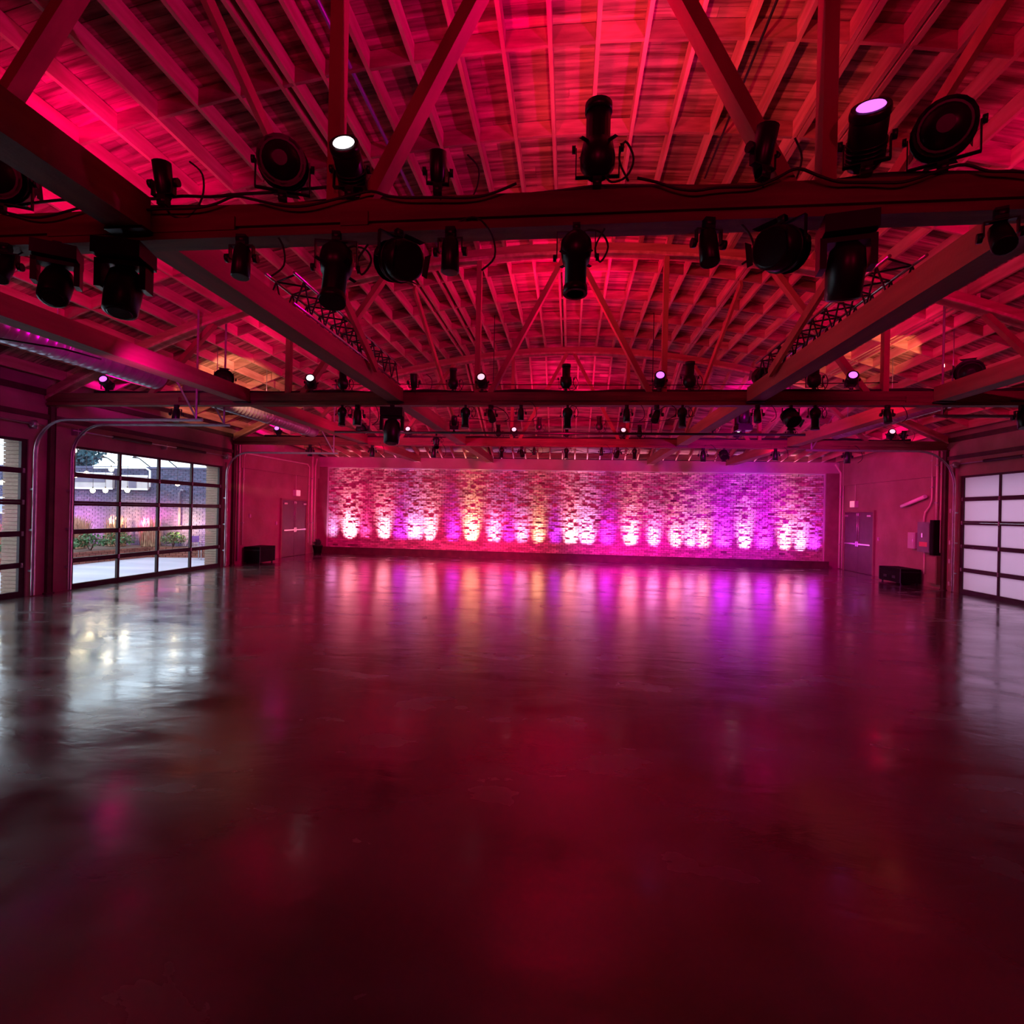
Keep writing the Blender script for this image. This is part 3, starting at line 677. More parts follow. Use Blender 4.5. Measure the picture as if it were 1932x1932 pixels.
def proto_par():
    r = empty('fresnel_lantern'); yoke(r, 0.19, 0.27)
    b = MB().lathe([(-0.17, 0.14), (-0.16, 0.165), (0.0, 0.17), (0.03, 0.16), (0.09, 0.155), (0.16, 0.11), (0.2, 0.05)], 20).build('body', M['metal'], r)
    for k in range(4): MB().lathe([(-0.02+0.045*k, 0.172), (-0.02+0.045*k, 0.182-0.012*k), (-0.01+0.045*k, 0.182-0.012*k), (-0.01+0.045*k, 0.17)], 20).build('cooling_fin', M['metal'], b)
    MB().lathe([(-0.165, 0.13), (-0.16, 0.135)], 20).build('lens', M['lens_off'], b)
    m = MB()
    for k in range(4):
        a = k*PI/2; c, s = math.cos(a), math.sin(a); n_ = Vector((c, s, 0)); t_ = Vector((-s, c, 0))
        p0 = n_*0.15+Vector((0, 0, -0.17)); p1 = n_*0.17+Vector((0, 0, -0.22))
        m.add([p0-t_*0.08, p0+t_*0.08, p1+t_*0.10, p1-t_*0.10, p0-t_*0.08+n_*0.004, p0+t_*0.08+n_*0.004, p1+t_*0.10+n_*0.004, p1-t_*0.10+n_*0.004], [(0,1,2,3),(7,6,5,4),(0,4,5,1),(1,5,6,2),(2,6,7,3),(3,7,4,0)])
    m.build('barn_doors', M['metal'], b)
    return r
def proto_wash(lens):
    r = empty('wash_light'); yoke(r, 0.115, 0.2)
    b = MB().lathe([(-0.16, 0.085), (-0.155, 0.098), (0.10, 0.098), (0.14, 0.085), (0.155, 0.05)], 20).build('body', M['metal'], r)
    MB().lathe([(-0.175, 0.098), (-0.155, 0.104), (-0.13, 0.104), (-0.12, 0.098)], 20).build('bezel', M['metal'], b)
    MB().lathe([(-0.184, 0.045), (-0.180, 0.068), (-0.17, 0.076)], 20).build('lens', lens, b)
    for k in range(5): MB().lathe([(0.0+0.025*k, 0.098), (0.0+0.025*k, 0.106), (0.008+0.025*k, 0.106), (0.008+0.025*k, 0.098)], 16).build('cooling_fin', M['metal'], b)
    return r
def proto_pin():
    r = empty('pin_spotlight'); yoke(r, 0.075, 0.15)
    b = MB().lathe([(-0.13, 0.05), (-0.125, 0.058), (0.0, 0.055), (0.06, 0.05), (0.11, 0.025)], 14).build('body', M['metal'], r)
    MB().lathe([(-0.128, 0.046), (-0.124, 0.048)], 14).build('lens', M['lens_off'], b)
    MB().tube(smooth([(0.0, 0.02, 0.10), (0.04, 0.03, 0.20), (0.16, 0.02, 0.22), (0.26, 0, 0.10), (0.28, 0, -0.04), (0.2, 0, -0.12)], 4), 0.006, 6).build('power_lead', M['cable'], b)
    return r
def proto_mover():
    r = empty('moving_head_light')
    MB().box(-0.15, 0.15, -0.13, 0.13, -0.16, -0.05).build('base', M['metal'], r)
    MB().box(-0.03, 0.03, -0.025, 0.025, -0.05, 0.0).build('clamp', M['metal'], r)
    m = MB().box(-0.16, -0.12, -0.06, 0.06, -0.36, -0.165).box(0.12, 0.16, -0.06, 0.06, -0.36, -0.165).box(-0.16, 0.16, -0.06, 0.06, -0.20, -0.165); m.build('yoke', M['metal'], r)
    b = MB().lathe([(-0.20, 0.085), (-0.19, 0.105), (0.0, 0.115), (0.10, 0.10), (0.14, 0.06)], 16).build('body', M['metal'], r)
    MB().lathe([(-0.205, 0.07), (-0.2, 0.08)], 16).build('lens', M['lens_off'], b)
    return r
DROP = dict(ell=0.27, par=0.27, wash_w=0.2, wash_p=0.2, wash_v=0.2, pin=0.15, mov=0.34)
PR = dict(ell=proto_ellipsoidal(), par=proto_par(), wash_w=proto_wash(M['lens_white']), wash_p=proto_wash(M['lens_pink']), wash_v=proto_wash(M['lens_violet']), pin=proto_pin(), mov=proto_mover())
KIND = dict(ell='ellipsoidal spotlight', par='round fresnel lantern with barn doors', wash_w='wash light with white lens', wash_p='wash light with pink glowing lens', wash_v='wash light with violet glowing lens', pin='small pin spotlight', mov='moving head light')
# (type, x, up?, yaw, tilt, scale)
T1 = [('par', -4.34, 1, 0.5, 0.5, 1.0), ('pin', -3.0, 1, 0, 0.2, 1.1), ('par', -2.08, 1, 0.4, 0.35, 0.95), ('wash_w', -1.58, 1, 0.1, 1.1, 1.0), ('pin', -0.95, 1, 0.2, 0.3, 1.0), ('ell', 0.14, 1, 0.0, 0.05, 0.95),
      ('pin', 1.20, 1, 0.5, 0.25, 1.2), ('wash_v', 1.83, 1, -0.35, 0.95, 1.1), ('par', 2.28, 1, -0.5, 0.5, 0.95), ('par', 3.6, 1, 0.2, 0.3, 1.0),
      ('pin', -4.29, 0, 0.3, 0.5, 1.1), ('mov', -3.85, 0, 0.6, 0.6, 0.9), ('mov', -3.30, 0, 0.3, 0.25, 1.05), ('pin', -2.38, 0, 0.1, 0.1, 1.1), ('ell', -1.67, 0, 0.2, 0.3, 0.95), ('par', -1.22, 0, 0.9, 0.8, 0.8), ('pin', -0.85, 0, 0, 0, 1.1),
      ('ell', 0.01, 0, 0, 0.08, 0.85), ('pin', 0.87, 0, 0.2, 0.2, 1.1), ('par', 1.33, 0, -0.9, 0.9, 0.8), ('mov', 1.72, 0, -0.2, -0.3, 1.0), ('pin', 2.62, 0, -0.4, 0.7, 1.1)]
T2 = [('wash_v', -9.12, 1, 0.3, 1.2, 0.9), ('par', -6.66, 1, 0.6, 0.5, 1.0), ('wash_w', -4.89, 1, 0.3, 1.2, 0.9), ('ell', -4.27, 1, 0.1, 0.1, 0.8), ('pin', -2.9, 1, 0, 0.3, 1.2), ('ell', -2.16, 1, 0, 0.1, 0.75), ('wash_p', -1.62, 1, 0, 1.2, 0.9), ('ell', -0.10, 1, 0, 0.0, 0.85),
      ('wash_v', 1.54, 1, -0.1, 1.2, 0.95), ('ell', 2.05, 1, 0, 0.1, 0.9), ('ell', 4.12, 1, 0, 0.1, 0.9), ('wash_v', 4.72, 1, -0.3, 1.2, 0.9), ('par', 6.56, 1, -0.5, 0.4, 1.15), ('par', 3.3, 1, 0.3, 0.3, 0.9),
      ('pin', -7.63, 0, 0.3, 0.3, 1.2), ('ell', -4.27, 0, 0.2, 0.1, 0.7), ('pin', -3.97, 0, 0.1, 0.1, 1.4), ('mov', -3.30, 0, 0.2, 0.2, 1.35), ('ell', -1.92, 0, 0.1, 0.1, 0.75), ('pin', -1.45, 0, 0.5, 0.7, 1.2), ('pin', -0.9, 0, 0, 0, 1.0), ('ell', -0.06, 0, 0, 0, 0.75), ('pin', 0.98, 0, 0, 0.1, 1.1),
      ('pin', 1.5, 0, -0.5, 0.7, 1.2), ('ell', 1.94, 0, 0, 0.1, 0.7), ('pin', 3.2, 0, 0, 0.2, 1.1), ('par', 3.75, 0, 0.2, 0.3, 0.8), ('ell', 4.15, 0, 0, 0, 0.75), ('pin', 5.3, 0, 0, 0.2, 1.1), ('pin', 7.38, 0, -0.2, 0.3, 1.4)]
T3 = [('wash_v', -9.0, 1, 0.3, 1.2, 0.9), ('par', -6.3, 1, 0, 0.3, 0.9), ('wash_p', -4.84, 1, 0.1, 1.2, 0.9), ('ell', -2.12, 1, 0, 0.1, 0.7), ('wash_p', -1.64, 1, 0, 1.2, 0.9), ('ell', -0.11, 1, 0, 0, 0.6), ('wash_p', 1.50, 1, 0, 1.2, 0.9), ('ell', 1.97, 1, 0, 0, 0.7), ('wash_w', 4.67, 1, -0.1, 1.2, 0.95), ('ell', 6.1, 1, 0, 0.1, 0.8), ('wash_p', 8.72, 1, -0.3, 1.2, 0.9), ('pin', 9.04, 1, 0, 0.2, 1.0),
      ('pin', -7.94, 0, 0, 0, 1.3), ('pin', -5.96, 0, 0, 0.1, 1.3), ('pin', -4.06, 0, 0, 0, 1.3), ('ell', -2.01, 0, 0, 0, 0.6), ('pin', -1.42, 0, 0.4, 0.8, 1.2), ('pin', -1.05, 0, 0, 0, 0.9), ('ell', -0.11, 0, 0, 0, 0.6), ('pin', 0.9, 0, 0, 0, 0.9), ('pin', 1.36, 0, -0.4, 0.8, 1.2), ('ell', 1.84, 0, 0, 0, 0.6), ('pin', 3.75, 0, 0, 0, 1.4), ('par', 4.32, 0, 0, 0.3, 0.7), ('pin', 5.71, 0, 0, 0, 1.2), ('pin', 7.6, 0, 0, 0, 1.4)]
PIPE = [('ell', -3.29, 0, 0.3, 0.7, 0.7), ('ell', -0.76, 1, 0.2, 0.3, 0.62), ('ell', 0.68, 1, -0.2, 0.3, 0.68), ('ell', 3.3, 1, -0.3, 0.6, 0.7), ('mov', 3.98, 1, 0.1, 0.2, 1.1), ('mov', -2.85, 1, 0.2, 0.5, 0.7)]
def place(spec, ty, z_up, z_dn, where, group):
    for up in (1, 0):
        row = sorted([s for s in spec if s[2] == up], key=lambda s: s[1])
        for i, (k, x, _, yw, tl, sc) in enumerate(row):
            o = copy_tree(PR[k]); o.name = PR[k].name
            o.location = (x, ty, z_up if up else z_dn); o.rotation_mode = 'XYZ'
            o.rotation_euler = (PI, 0, yw) if up else (0, 0, yw); o.scale = (sc, sc, sc)
            body = [c for c in o.children if c.name.startswith('body')][0]
            body.location = (0, 0, -DROP[k]); body.rotation_euler = (tl if up else -tl, 0, 0)
            if k.startswith('wash'): body.rotation_euler = (tl, 0, 0)
            elif k == 'par': body.rotation_euler = ((-1.25 if up else -tl-0.5), 0, 0)
            posn = 'standing on' if up else 'hanging under'
            tag(o, 'black %s %s the %s, %s from left' % (KIND[k], posn, where, NUM[i]), 'stage light', group)
place(T1, TY[0]-0.10, CZ1, CZ0, 'nearest truss', 'stage lights on the nearest truss')
place(T2, TY[1]-0.10, CZ1, CZ0, 'middle truss', 'stage lights on the middle truss')
place(T3, TY[2]-0.10, CZ1, CZ0, 'farthest truss', 'stage lights on the farthest truss')
# hung lighting pipe between the middle and farthest trusses
lp = empty('lighting_pipe', (0, 12.8, 3.78)); tag(lp, 'black hung lighting pipe between middle and farthest trusses', 'pipe')
MB().tube([(-5.9, 0, 0), (5.35, 0, 0)], 0.03, 10).build('pipe_bar', M['metal'], lp)
for x in (-5.0, -1.9, 1.9, 5.0): MB().tube([(x, 0, 0.02), (x, 0, roofz(x, 12.8)-3.76)], 0.010, 6).build('drop_rod', M['metal'], lp)
place(PIPE, 12.8, 3.81, 3.75, 'hung lighting pipe', 'stage lights on the hung pipe')
for k in PR: drop_tree(PR[k])

# cables along the chords
def swag(x0, x1, y, z, n, amp, label, r=0.012, group='cables along the trusses'):
    pts = []
    for i in range(n*8+1):
        u = i/(n*8); x = x0+(x1-x0)*u; pts.append((x, y+0.01*math.sin(u*40), z-amp*abs(math.sin(PI*u*n))+0.012*math.sin(u*57)))
    o = MB().tube(smooth(pts, 3), r, 6).build('power_cable', M['cable']); tag(o, label, 'cable', group)
swag(-7.2, 9.3, TY[0]+0.03, CZ1+0.05, 9, 0.03, 'black cable bundle lying along the nearest truss chord', 0.035)
swag(-6.5, -0.4, TY[0]-0.13, CZ1+0.03, 6, 0.09, 'thin black cable sagging over the nearest chord, left half', 0.009)
swag(0.4, 4.4, TY[0]-0.13, CZ1+0.03, 4, 0.10, 'thin black cable sagging over the nearest chord, right half', 0.009)
swag(-9.5, 9.3, TY[1]+0.03, CZ1+0.04, 11, 0.02, 'black cable bundle lying along the middle truss chord', 0.035)
swag(-9.5, 9.3, TY[2]+0.03, CZ1+0.04, 11, 0.02, 'black cable bundle lying along the farthest truss chord', 0.035)
swag(-4.6, 5.6, TY[1]+0.15, CZ1+0.20, 1, 0.02, 'thin taut cable above the middle truss chord', 0.008)
swag(-3.0, 3.0, 13.3, 4.3, 2, 0.16, 'thin cable drooping above the hung lighting pipe', 0.009)
swag(-2.0, 1.9, TY[2]+0.13, CZ0-0.02, 2, 0.14, 'thin cable drooping under the farthest truss chord', 0.008)
swag(-5.6, -1.75, TY[0]+0.02, 4.20, 2, 0.03, 'thin taut cable over the nearest chord at left', 0.011)
o = MB().tube([(-10.2, 7.0, 4.05), (-9.0, 6.5, 3.98), (-7.9, 6.0, 4.02), (-6.55, 6.2, 3.84), (-6.40, 6.6, 3.82)], 0.012, 6).build('power_cable', M['cable']); tag(o, 'black cable crossing under the near left duct', 'cable')

# ================================================================== UPLIGHTS AT THE BACK WALL
HOT = (1.0, 0.33, 0.52); VIO = (0.42, 0.03, 1.0); WHV = (0.85, 0.36, 1.0); AMB = (1.0, 0.50, 0.32); PK2 = (1.0, 0.08, 0.45)
UP = [(-9.85, WHV, 5, 26), (-9.1, HOT, 42, 46), (-8.45, PK2, 6, 40), (-7.62, HOT, 30, 34), (-6.9, VIO, 10, 60), (-6.3, WHV, 22, 60), (-5.66, HOT, 26, 22), (-4.7, VIO, 9, 44), (-3.93, AMB, 36, 34), (-3.0, WHV, 16, 40),
      (-2.4, VIO, 7, 36), (-1.86, WHV, 12, 30), (-1.2, AMB, 13, 28), (-0.5, VIO, 7, 34), (0.1, HOT, 34, 40), (0.75, WHV, 28, 44), (1.55, VIO, 12, 46), (2.45, HOT, 32, 34), (3.35, WHV, 12, 26), (4.2, HOT, 18, 30), (4.75, WHV, 10, 26), (5.25, HOT, 16, 34), (6.0, VIO, 24, 50),
      (6.78, WHV, 22, 24), (7.5, VIO, 20, 44), (8.28, HOT, 24, 22), (8.85, WHV, 14, 26), (9.3, VIO, 14, 34)]
UPG = 0.65
up0 = None
for i, (x, c, e, ang) in enumerate(UP):
    if up0 is None:
        up0 = empty('uplight', (x, YB-0.30, 0))
        MB().box(-0.09, 0.09, -0.045, 0.045, 0.03, 0.20).build('housing', M['metal'], up0)
        MB().box(-0.08, 0.08, -0.035, 0.035, 0.20, 0.206).build('lens', M['lens_off'], up0)
        MB().box(-0.11, 0.11, -0.05, 0.05, 0.0, 0.03).build('stand', M['metal'], up0); u = up0
    else: u = copy_tree(up0); u.location = (x, YB-0.30, 0)
    tag(u, 'small black uplight behind the dark kerb at the brick wall, %s from left' % ordinal(i), 'uplight', 'uplights along the foot of the brick wall')
    o = lamp('AREA', 'uplight_beam', (x, YB-0.26, 0.215), e*UPG, c, (x, YB-0.02, 1.25))
    o.data.shape = 'RECTANGLE'; o.data.size = 0.10+ang*0.007; o.data.size_y = 0.05; o.data.spread = math.radians(34)

# washes on the truss chords, aimed up into the roof
for x, ti, c, e in WASH:
    if abs(x) < 2: lamp('SPOT', 'wash_beam', (x, TY[ti]+0.42, 4.6), (330, 430, 120)[ti], c, (-x*1.5, TY[ti]+2.7, 6.9), size=0.025, angle=108, blend=0.8)
    else: lamp('SPOT', 'wash_beam', (x, TY[ti]+0.42, 4.6), e*(0.8, 1.3, 1.0)[ti], c, (x*1.45, TY[ti]+2.9, 6.0), size=0.04, angle=96, blend=0.7)
# profile spots: warm shafts to the sides from the middle truss, red on the back wall and the floor
lamp('SPOT', 'profile_beam', (6.56, TY[1]+0.45, 4.6), 420, (1.0, 0.36, 0.18), (6.75, 12.4, 5.45), 0.03, 32, 0.3)
lamp('SPOT', 'profile_beam', (-6.66, TY[1]+0.45, 4.5), 420, (1.0, 0.50, 0.28), (-8.6, 12.7, 4.7), 0.03, 44, 0.3)
for x, y, e, c, tg, an in ((-4.34, TY[0], 90, PNK, (-6.2, 5.4, 5.9), 84), (3.6, TY[0], 70, RED, (5.4, 5.6, 6.0), 84), (-4.5, TY[0], 420, PNK, (-6.3, 6.6, 6.0), 75), (4.0, TY[0], 430, PNK, (6.4, 7.8, 5.4), 75),
                           (0.1, TY[0], 50, PNK, (-0.1, 6.2, 6.9), 150), (-0.1, TY[1], 70, RED, (-0.1, 12.2, 6.9), 150), (-0.1, TY[2], 60, PNK, (0.0, 18.5, 5.6), 140)):
    lamp('SPOT', 'wash_beam', (x, y+0.35, 4.5), e, c, tg, size=0.035, angle=an, blend=0.8)
# added red fill lamps behind the camera, on no fixture, aimed forward
for x, e, c in ((-3.2, 110, RED), (0.0, 100, RED), (3.2, 110, RED)):
    lamp('SPOT', 'rear_fill', (x, -2.0, 4.3), e, c, (x*1.2, 5.5, 6.3), size=0.10, angle=90, blend=1.0)
lamp('SPOT', 'profile_beam', (0.14, TY[0]+0.3, 4.56), 200, (1.0, 0.10, 0.06), (1.2, 7.0, 6.8), 0.04, 75, 0.6)
for x, ti, c, e, tgt in ((-0.06, 1, RED, 260, (-1.0, YB, 1.8)), (4.15, 1, MAG, 200, (6.5, YB, 1.8)), (-4.27, 1, PNK, 240, (-6.5, YB, 1.8)),
                         (1.44, 2, MAG, 560, (2.5, 19.0, 0.0)), (-1.5, 2, PNK, 560, (-3.0, 19.0, 0.0)), (5.71, 2, MAG, 90, (7.5, 19.5, 0.5)), (-5.96, 2, PNK, 90, (-8.5, 19.5, 0.8))):
    lamp('SPOT', 'profile_beam', (x, TY[ti]+0.25, 3.3), e*4.0, c, tgt, 0.05, 75, 0.9)

lamp('SPOT', 'profile_beam', (7.6, TY[2]+0.3, 3.4), 900, (0.45, 0.0, 1.0), (6.6, YB, 1.8), 0.05, 55, 1.0)
# violet beam over the near left duct, added red fill on side walls and floor
lamp('SPOT', 'violet_beam', (-8.9, TY[1]-0.35, 4.0), 110, (0.40, 0.05, 1.0), (-7.9, 4.0, 4.9), 0.05, 40, 0.7)
for x, y, e, c, tgt in ((-5.0, 15.9, 420, (1.0, 0.0, 0.20), (XL, 18.6, 1.6)), (5.0, 15.9, 420, (1.0, 0.0, 0.24), (XR, 18.6, 1.6)), (-5.5, 6.5, 130, (0.9, 0.0, 0.5), (XL, 10.5, 3.2)), (5.0, 10.1, 130, (1.0, 0.0, 0.15), (XR, 14.0, 3.0)),
                        (0.0, TY[0], 330, (1.0, 0.0, 0.06), (0.3, 4.4, 0)), (0.6, TY[1], 460, (1.0, 0.0, 0.14), (0.8, 12.5, 0))):
    lamp('SPOT', 'wall_floor_fill', (x, y, 3.55), e, c, tgt, 0.08, 100, 1.0)

# ================================================================== OUTSIDE, LEFT
g = MB().box(-32, XL-0.5, -8, 30, -0.25, -0.04).build('exterior_ground', M['paving']); tag(g, kind='structure')
g = MB().box(XR+0.5, 30, -8, 30, -0.25, -0.04).build('exterior_ground', M['paving']); tag(g, kind='structure')
ew = MB().box(-26, XL-0.52, 18.6, 19.0, -0.04, 3.2).box(-26, XL-0.52, 18.55, 19.05, 3.2, 3.28).build('exterior_wall', M['extbrick']); tag(ew, kind='structure')
m = MB(); z = 0.0; r_ = 0
while z < 3.17:
    x = -24.0-(0.12 if r_ % 2 else 0)
    while x < XL-0.6:
        m.box(x+0.006, x+0.23, 18.586-R.uniform(0, 0.008), 18.602, z+0.004, z+0.07, tint=R.random()); x += 0.24
    z += 0.078; r_ += 1
tag(m.build('brick', M['extbrick'], ew, tints=True), kind='stuff')
# planter: L-shaped low brick wall with soil
pl = empty('brick_planter', (-15, 17.5, -0.04)); tag(pl, 'low red brick planter outside the left glazed doors', 'planter')
def PP(m, nm, mt, **k):
    m.v = [(a+15, b-17.5, c+0.04) for a, b, c in m.v]; return m.build(nm, mt, pl, **k)
m = MB()
def brickrun(m, x0, y0, x1, y1, h):
    L = math.hypot(x1-x0, y1-y0); dx, dy = (x1-x0)/L, (y1-y0)/L; rows = int(h/0.075)
    for r in range(rows):
        s = -0.1 if r % 2 else 0.0
        while s < L:
            a, b = max(0, s), min(L, s+0.21)
            if b-a > 0.03: m.bar((x0+dx*(a+.004), y0+dy*(a+.004), -0.04+0.075*r+0.036), (x0+dx*(b-.004), y0+dy*(b-.004), -0.04+0.075*r+0.036), 0.10, 0.066, tint=R.random())
            s += 0.22
brickrun(m, -15.0, 8.0, -15.0, 17.5, 0.42); brickrun(m, -15.0, 17.5, -12.7, 18.05, 0.42)
tag(PP(m, 'brick', M['planterbrick'], tints=True), kind='stuff')
PP(MB().add([(-15.0, 8, 0.3), (-15.0, 17.5, 0.3), (-12.7, 18.1, 0.3), (-12.7, 18.5, 0.3), (-20, 18.5, 0.3), (-20, 8, 0.3)], [(0, 5, 4, 3, 2, 1)]), 'soil', M['bark'])
def clump(nm, x, y, z, rx, rz, n, mt, label, cat, group, leafw=0.05, up=False, stems=True):
    o = empty(nm, (x, y, z)); tag(o, label, cat, group); m = MB()
    for k in range(n):
        a = R.uniform(0, 2*PI); rr = R.random()**0.5
        if up:
            bx, by = math.cos(a)*rr*rx*0.5, math.sin(a)*rr*rx*0.5; h = rz*R.uniform(0.5, 1.0)
            ex, ey = bx+R.uniform(-.3, .3)*rx, by+R.uniform(-.3, .3)*rx; w = R.uniform(0.01, 0.02)
            t = Vector((math.cos(a+1.5), math.sin(a+1.5), 0))*w
            p0 = Vector((bx, by, 0)); p1 = Vector(((bx+ex)/2, (by+ey)/2, h*0.6)); p2 = Vector((ex, ey, h))
            m.add([p0-t, p0+t, p1+t, p1-t, p2], [(0, 1, 2, 3), (3, 2, 4)], tint=R.random())
        else:
            el = R.uniform(-0.3, 1.5); d = Vector((math.cos(a)*math.cos(el)*rx, math.sin(a)*math.cos(el)*rx, math.sin(el)*rz*0.5+rz*0.5))*(0.6+0.4*R.random())
            u = Vector((R.uniform(-1, 1), R.uniform(-1, 1), R.uniform(-1, 1))).normalized()*leafw; v = u.cross(Vector((R.random(), R.random(), 1))).normalized()*leafw*0.6
            m.add([d-u, d+v, d+u, d-v], [(0, 1, 2, 3)], tint=R.random())
    m.build('foliage', mt, o, tints=True)
    if stems:
        s = MB()
        for k in range(4): s.tube([(0.02*k-0.03, 0, 0), (R.uniform(-.4, .4)*rx, R.uniform(-.4, .4)*rx, rz*0.7)], 0.012, 5)
        s.build('stem', M['bark'], o)
    return o
sh = [(-15.5, 11.0), (-15.45, 12.4), (-15.5, 13.6), (-15.4, 14.7), (-15.45, 15.7), (-15.4, 16.7), (-14.35, 17.95)]
for i, (x, y) in enumerate(sh):
    clump('shrub', x, y, 0.32, 0.42+0.05*(i % 3), 0.55, 420, M['leaf'], 'green shrub in the brick planter outside the glazed doors, %s from near' % NUM[i], 'shrub', 'green shrubs in the brick planter')
gr = [(-16.6, 12.0), (-16.7, 13.6), (-16.6, 15.0), (-16.5, 16.2), (-16.4, 17.7), (-15.3, 18.0), (-17.6, 17.4), (-18.4, 16.2)]
for i, (x, y) in enumerate(gr):
    clump('ornamental_grass', x, y, 0.32, 0.65, 1.15, 260, M['drygrass'], 'feathery dry grass lit pink behind the shrubs, %s from near' % NUM[i], 'grass plant', 'dry grasses in the brick planter', up=True, stems=False)
tr = clump('tree', -21.5, 21.2, 0.0, 1.3, 0.1, 4, M['bark'], 'blue-green tree rising behind the outside brick wall', 'tree', None)
m = MB()
for k in range(2600):
    a = R.uniform(0, 2*PI); el = R.uniform(-1.4, 1.5); q = 0.5+0.5*R.random()**0.4
    d = Vector((math.cos(a)*math.cos(el)*1.1*q, math.sin(a)*math.cos(el)*1.1*q, 4.9+math.sin(el)*1.5*q))
    u = Vector((R.uniform(-1, 1), R.uniform(-1, 1), R.uniform(-1, 1))).normalized()*0.11; v = u.cross(Vector((R.random(), R.random(), 1))).normalized()*0.08
    m.add([d-u, d+v, d+u, d-v], [(0, 1, 2, 3)], tint=R.random())
m.build('crown', M['treeleaf'], tr, tints=True)
MB().tube([(0, 0, 0), (0.05, 0, 2.0), (0, 0.05, 4.6)], [0.14, 0.11, 0.05], 10).build('trunk', M['bark'], tr)
# signs, pipes and shutter on the outside wall
def board(nm, x0, x1, z0, z1, mt, label, cat, bands=()):
    b = MB().box(x0, x1, 18.44, 18.55, z0, z1).build(nm, mt); tag(b, label, cat)
    m = MB().box(x0-0.03, x1+0.03, 18.42, 18.44, z1-0.03, z1+0.03).box(x0-0.03, x1+0.03, 18.42, 18.44, z0-0.03, z0+0.03); m.build('edge', M['white'], b)
    for (a, c, d, e, mm) in bands: MB().box(a, c, 18.425, 18.44, d, e).build('panel', mm, b)
    return b
board('sign_board', -19.3, -17.3, 2.42, 3.0, M['signboard'], 'wide pale sign board with grey band on the outside wall', 'sign', ((-18.9, -17.6, 2.66, 2.84, M['signdark']),))
board('sign_board', -17.0, -15.85, 2.42, 2.92, M['signboard'], 'smaller pale sign board right of the wide one', 'sign', ((-16.62, -16.3, 2.46, 2.72, M['signdark']),))
board('sign_board', -23.0, -21.75, 1.4, 2.0, M['blueboard'], 'pale blue board on the outside wall behind the near door', 'sign')
sh_ = MB().box(-23.6, -21.6, 18.50, 18.56, -0.03, 0.95).build('roller_shutter', M['maroon']); tag(sh_, 'maroon roller shutter behind the near left door', 'shutter')
for k in range(9): MB().box(-23.6, -21.6, 18.485, 18.50, 0.0+0.105*k, 0.09+0.105*k).build('slat', M['maroon'], sh_)
tag(MB().tube([(-18.0, 18.35, 3.2), (-15.85, 18.35, 3.22), (-15.68, 18.35, 3.12), (-15.66, 18.35, 2.5)], 0.035, 8).build('wall_pipe', M['white']), 'white bent pipe around the outside sign boards', 'pipe')
wp = MB().tube([(-14.5, 18.42, 1.1), (-14.5, 18.42, 2.3), (-14.42, 18.40, 2.42), (-14.3, 18.38, 2.38)], 0.05, 8).build('wall_pipe', M['signdark']); tag(wp, 'dark gooseneck pipe on the outside brick wall', 'pipe')
MB().box(-14.56, -14.44, 18.44, 18.55, 1.0, 1.1).build('bracket', M['signdark'], wp)
for i, x in enumerate((-17.3, -16.0, -14.9, -13.6)):
    a = empty('arm_light', (x, 18.75, 3.28)); tag(a, 'angled arm light on the outside wall top, %s from left' % NUM[i], 'lamp', 'arm lights on the outside wall')
    MB().tube([(0, 0, 0), (-0.1, -0.4, 0.28), (-0.12, -0.6, 0.34)], 0.02, 6).build('arm', M['metal'], a)
    MB().lathe([(-0.04, 0.09), (0.05, 0.03)], 10, c=(-0.12, -0.62, 0.32)).build('lamp_shade', M['metal'], a)
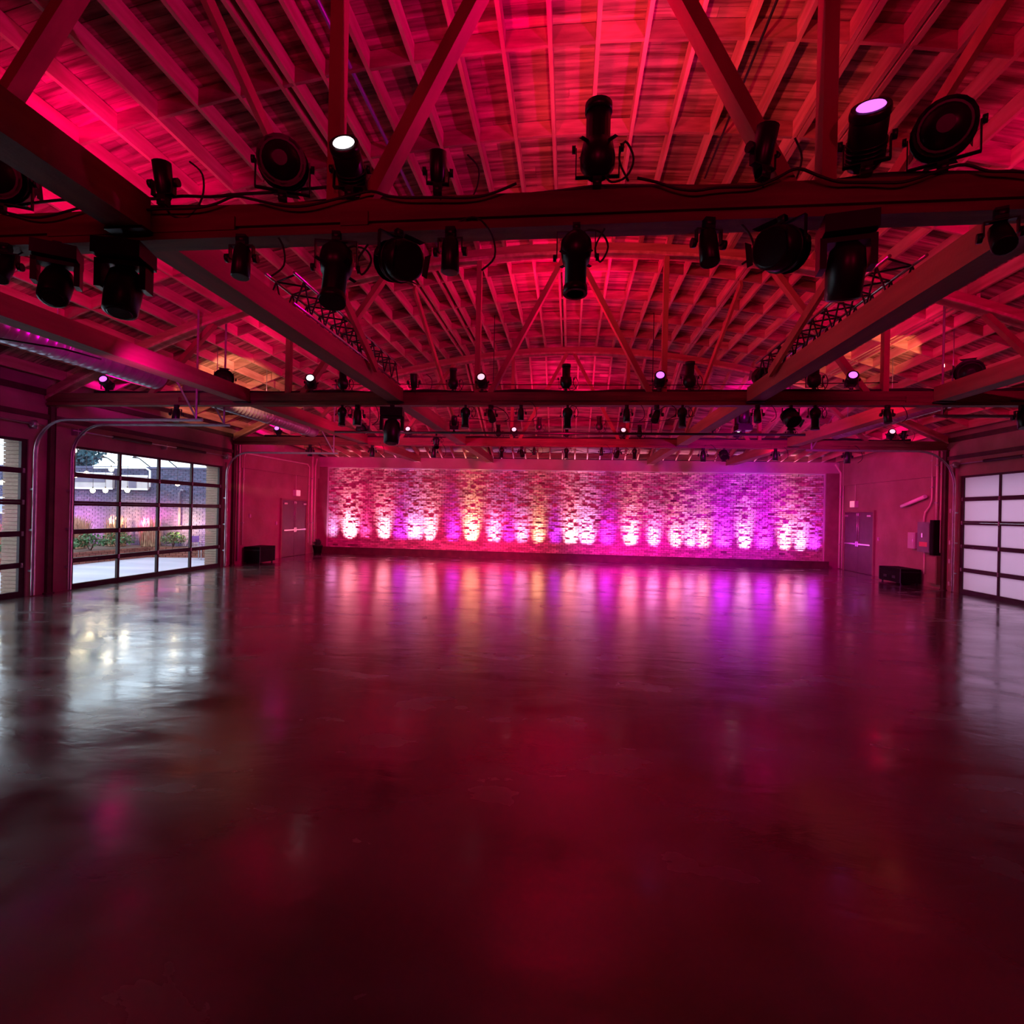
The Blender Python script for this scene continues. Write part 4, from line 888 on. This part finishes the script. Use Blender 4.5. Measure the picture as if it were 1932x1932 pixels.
# string lights
bulbs = [(-15.4, 3.48), (-15.34, 2.71), (-14.96, 2.78), (-15.58, 2.24), (-14.73, 2.25), (-14.3, 2.26), (-13.56, 2.28), (-14.12, 2.92), (-13.9, 3.12), (-12.79, 3.36), (-11.89, 2.51), (-17.9, 2.45), (-17.6, 2.2)]
bl = sorted(bulbs, key=lambda b: b[0])
sg = MB().tube([(-19.0, 15.0, 3.9)]+[(x, 15.0, 3.6+0.1*math.sin(x*3)) for x, z in bl]+[(-10.98, 15.0, 3.7)], 0.01, 5).build('festoon_cable', M['cable']); tag(sg, 'festoon cable over the outside paving', 'cable')
for i, (x, z) in enumerate(bl):
    b = empty('festoon_bulb', (x, 15.0, z)); tag(b, 'glowing warm festoon bulb outside the glazed doors, %s from left' % NUM[i], 'bulb', 'festoon bulbs')
    MB().lathe([(-0.075, 0.015), (-0.055, 0.052), (0.0, 0.07), (0.045, 0.05), (0.06, 0.018)], 12).build('globe', M['bulb'], b)
    MB().lathe([(0.06, 0.018), (0.11, 0.018)], 8).build('socket', M['cable'], b)
    MB().tube([(0, 0, 0.11), (0, 0, 3.6+0.1*math.sin(x*3)-z)], 0.005, 5).build('drop_cord', M['cable'], b)
# small outdoor table and rail
t = empty('outdoor_table', (-12.25, 17.35, -0.04)); tag(t, 'small metal outdoor table near the beige reveal', 'table')
MB().lathe([(0.70, 0.32), (0.73, 0.32)], 18).build('tabletop', M['galv'], t)
for k in range(3):
    a = k*2.1; MB().tube([(0.05*math.cos(a), 0.05*math.sin(a), 0.70), (0.28*math.cos(a), 0.28*math.sin(a), 0.0)], 0.012, 6).build('leg', M['galv'], t)
for i, x in enumerate((-12.85, -11.65)):
    c = empty('outdoor_chair', (x, 17.35, -0.04), (0, 0, i*PI)); tag(c, 'metal outdoor chair %s the small table' % ('left of' if i == 0 else 'right of'), 'chair')
    MB().box(-0.2, 0.2, -0.2, 0.2, 0.43, 0.45).build('seat', M['galv'], c)
    MB().box(-0.21, -0.19, -0.2, 0.2, 0.6, 0.82).box(-0.21, -0.19, -0.2, -0.18, 0.45, 0.6).box(-0.21, -0.19, 0.18, 0.2, 0.45, 0.6).build('backrest', M['galv'], c)
    for sx in (-0.18, 0.18):
        for sy in (-0.18, 0.18): MB().tube([(sx, sy, 0.43), (sx*1.1, sy*1.1, 0)], 0.012, 6).build('leg', M['galv'], c)
# coloured garden lights on the outside wall
for x, y, c, e in ((-18.6, 17.7, (1, 0.25, 0.5), 40), (-16.6, 17.8, (1, 0.45, 0.25), 50), (-15.4, 17.9, (1, 0.10, 0.35), 50), (-14.2, 18.1, (1, 0.55, 0.3), 36), (-12.6, 18.2, (0.7, 0.1, 1.0), 40), (-20.5, 17.6, (1, 0.1, 0.6), 50)):
    lamp('SPOT', 'garden_beam', (x, min(y, 17.9)-0.2, 1.25), e*8, c, (x, 18.6, 1.0), 0.05, 140, 1.0)
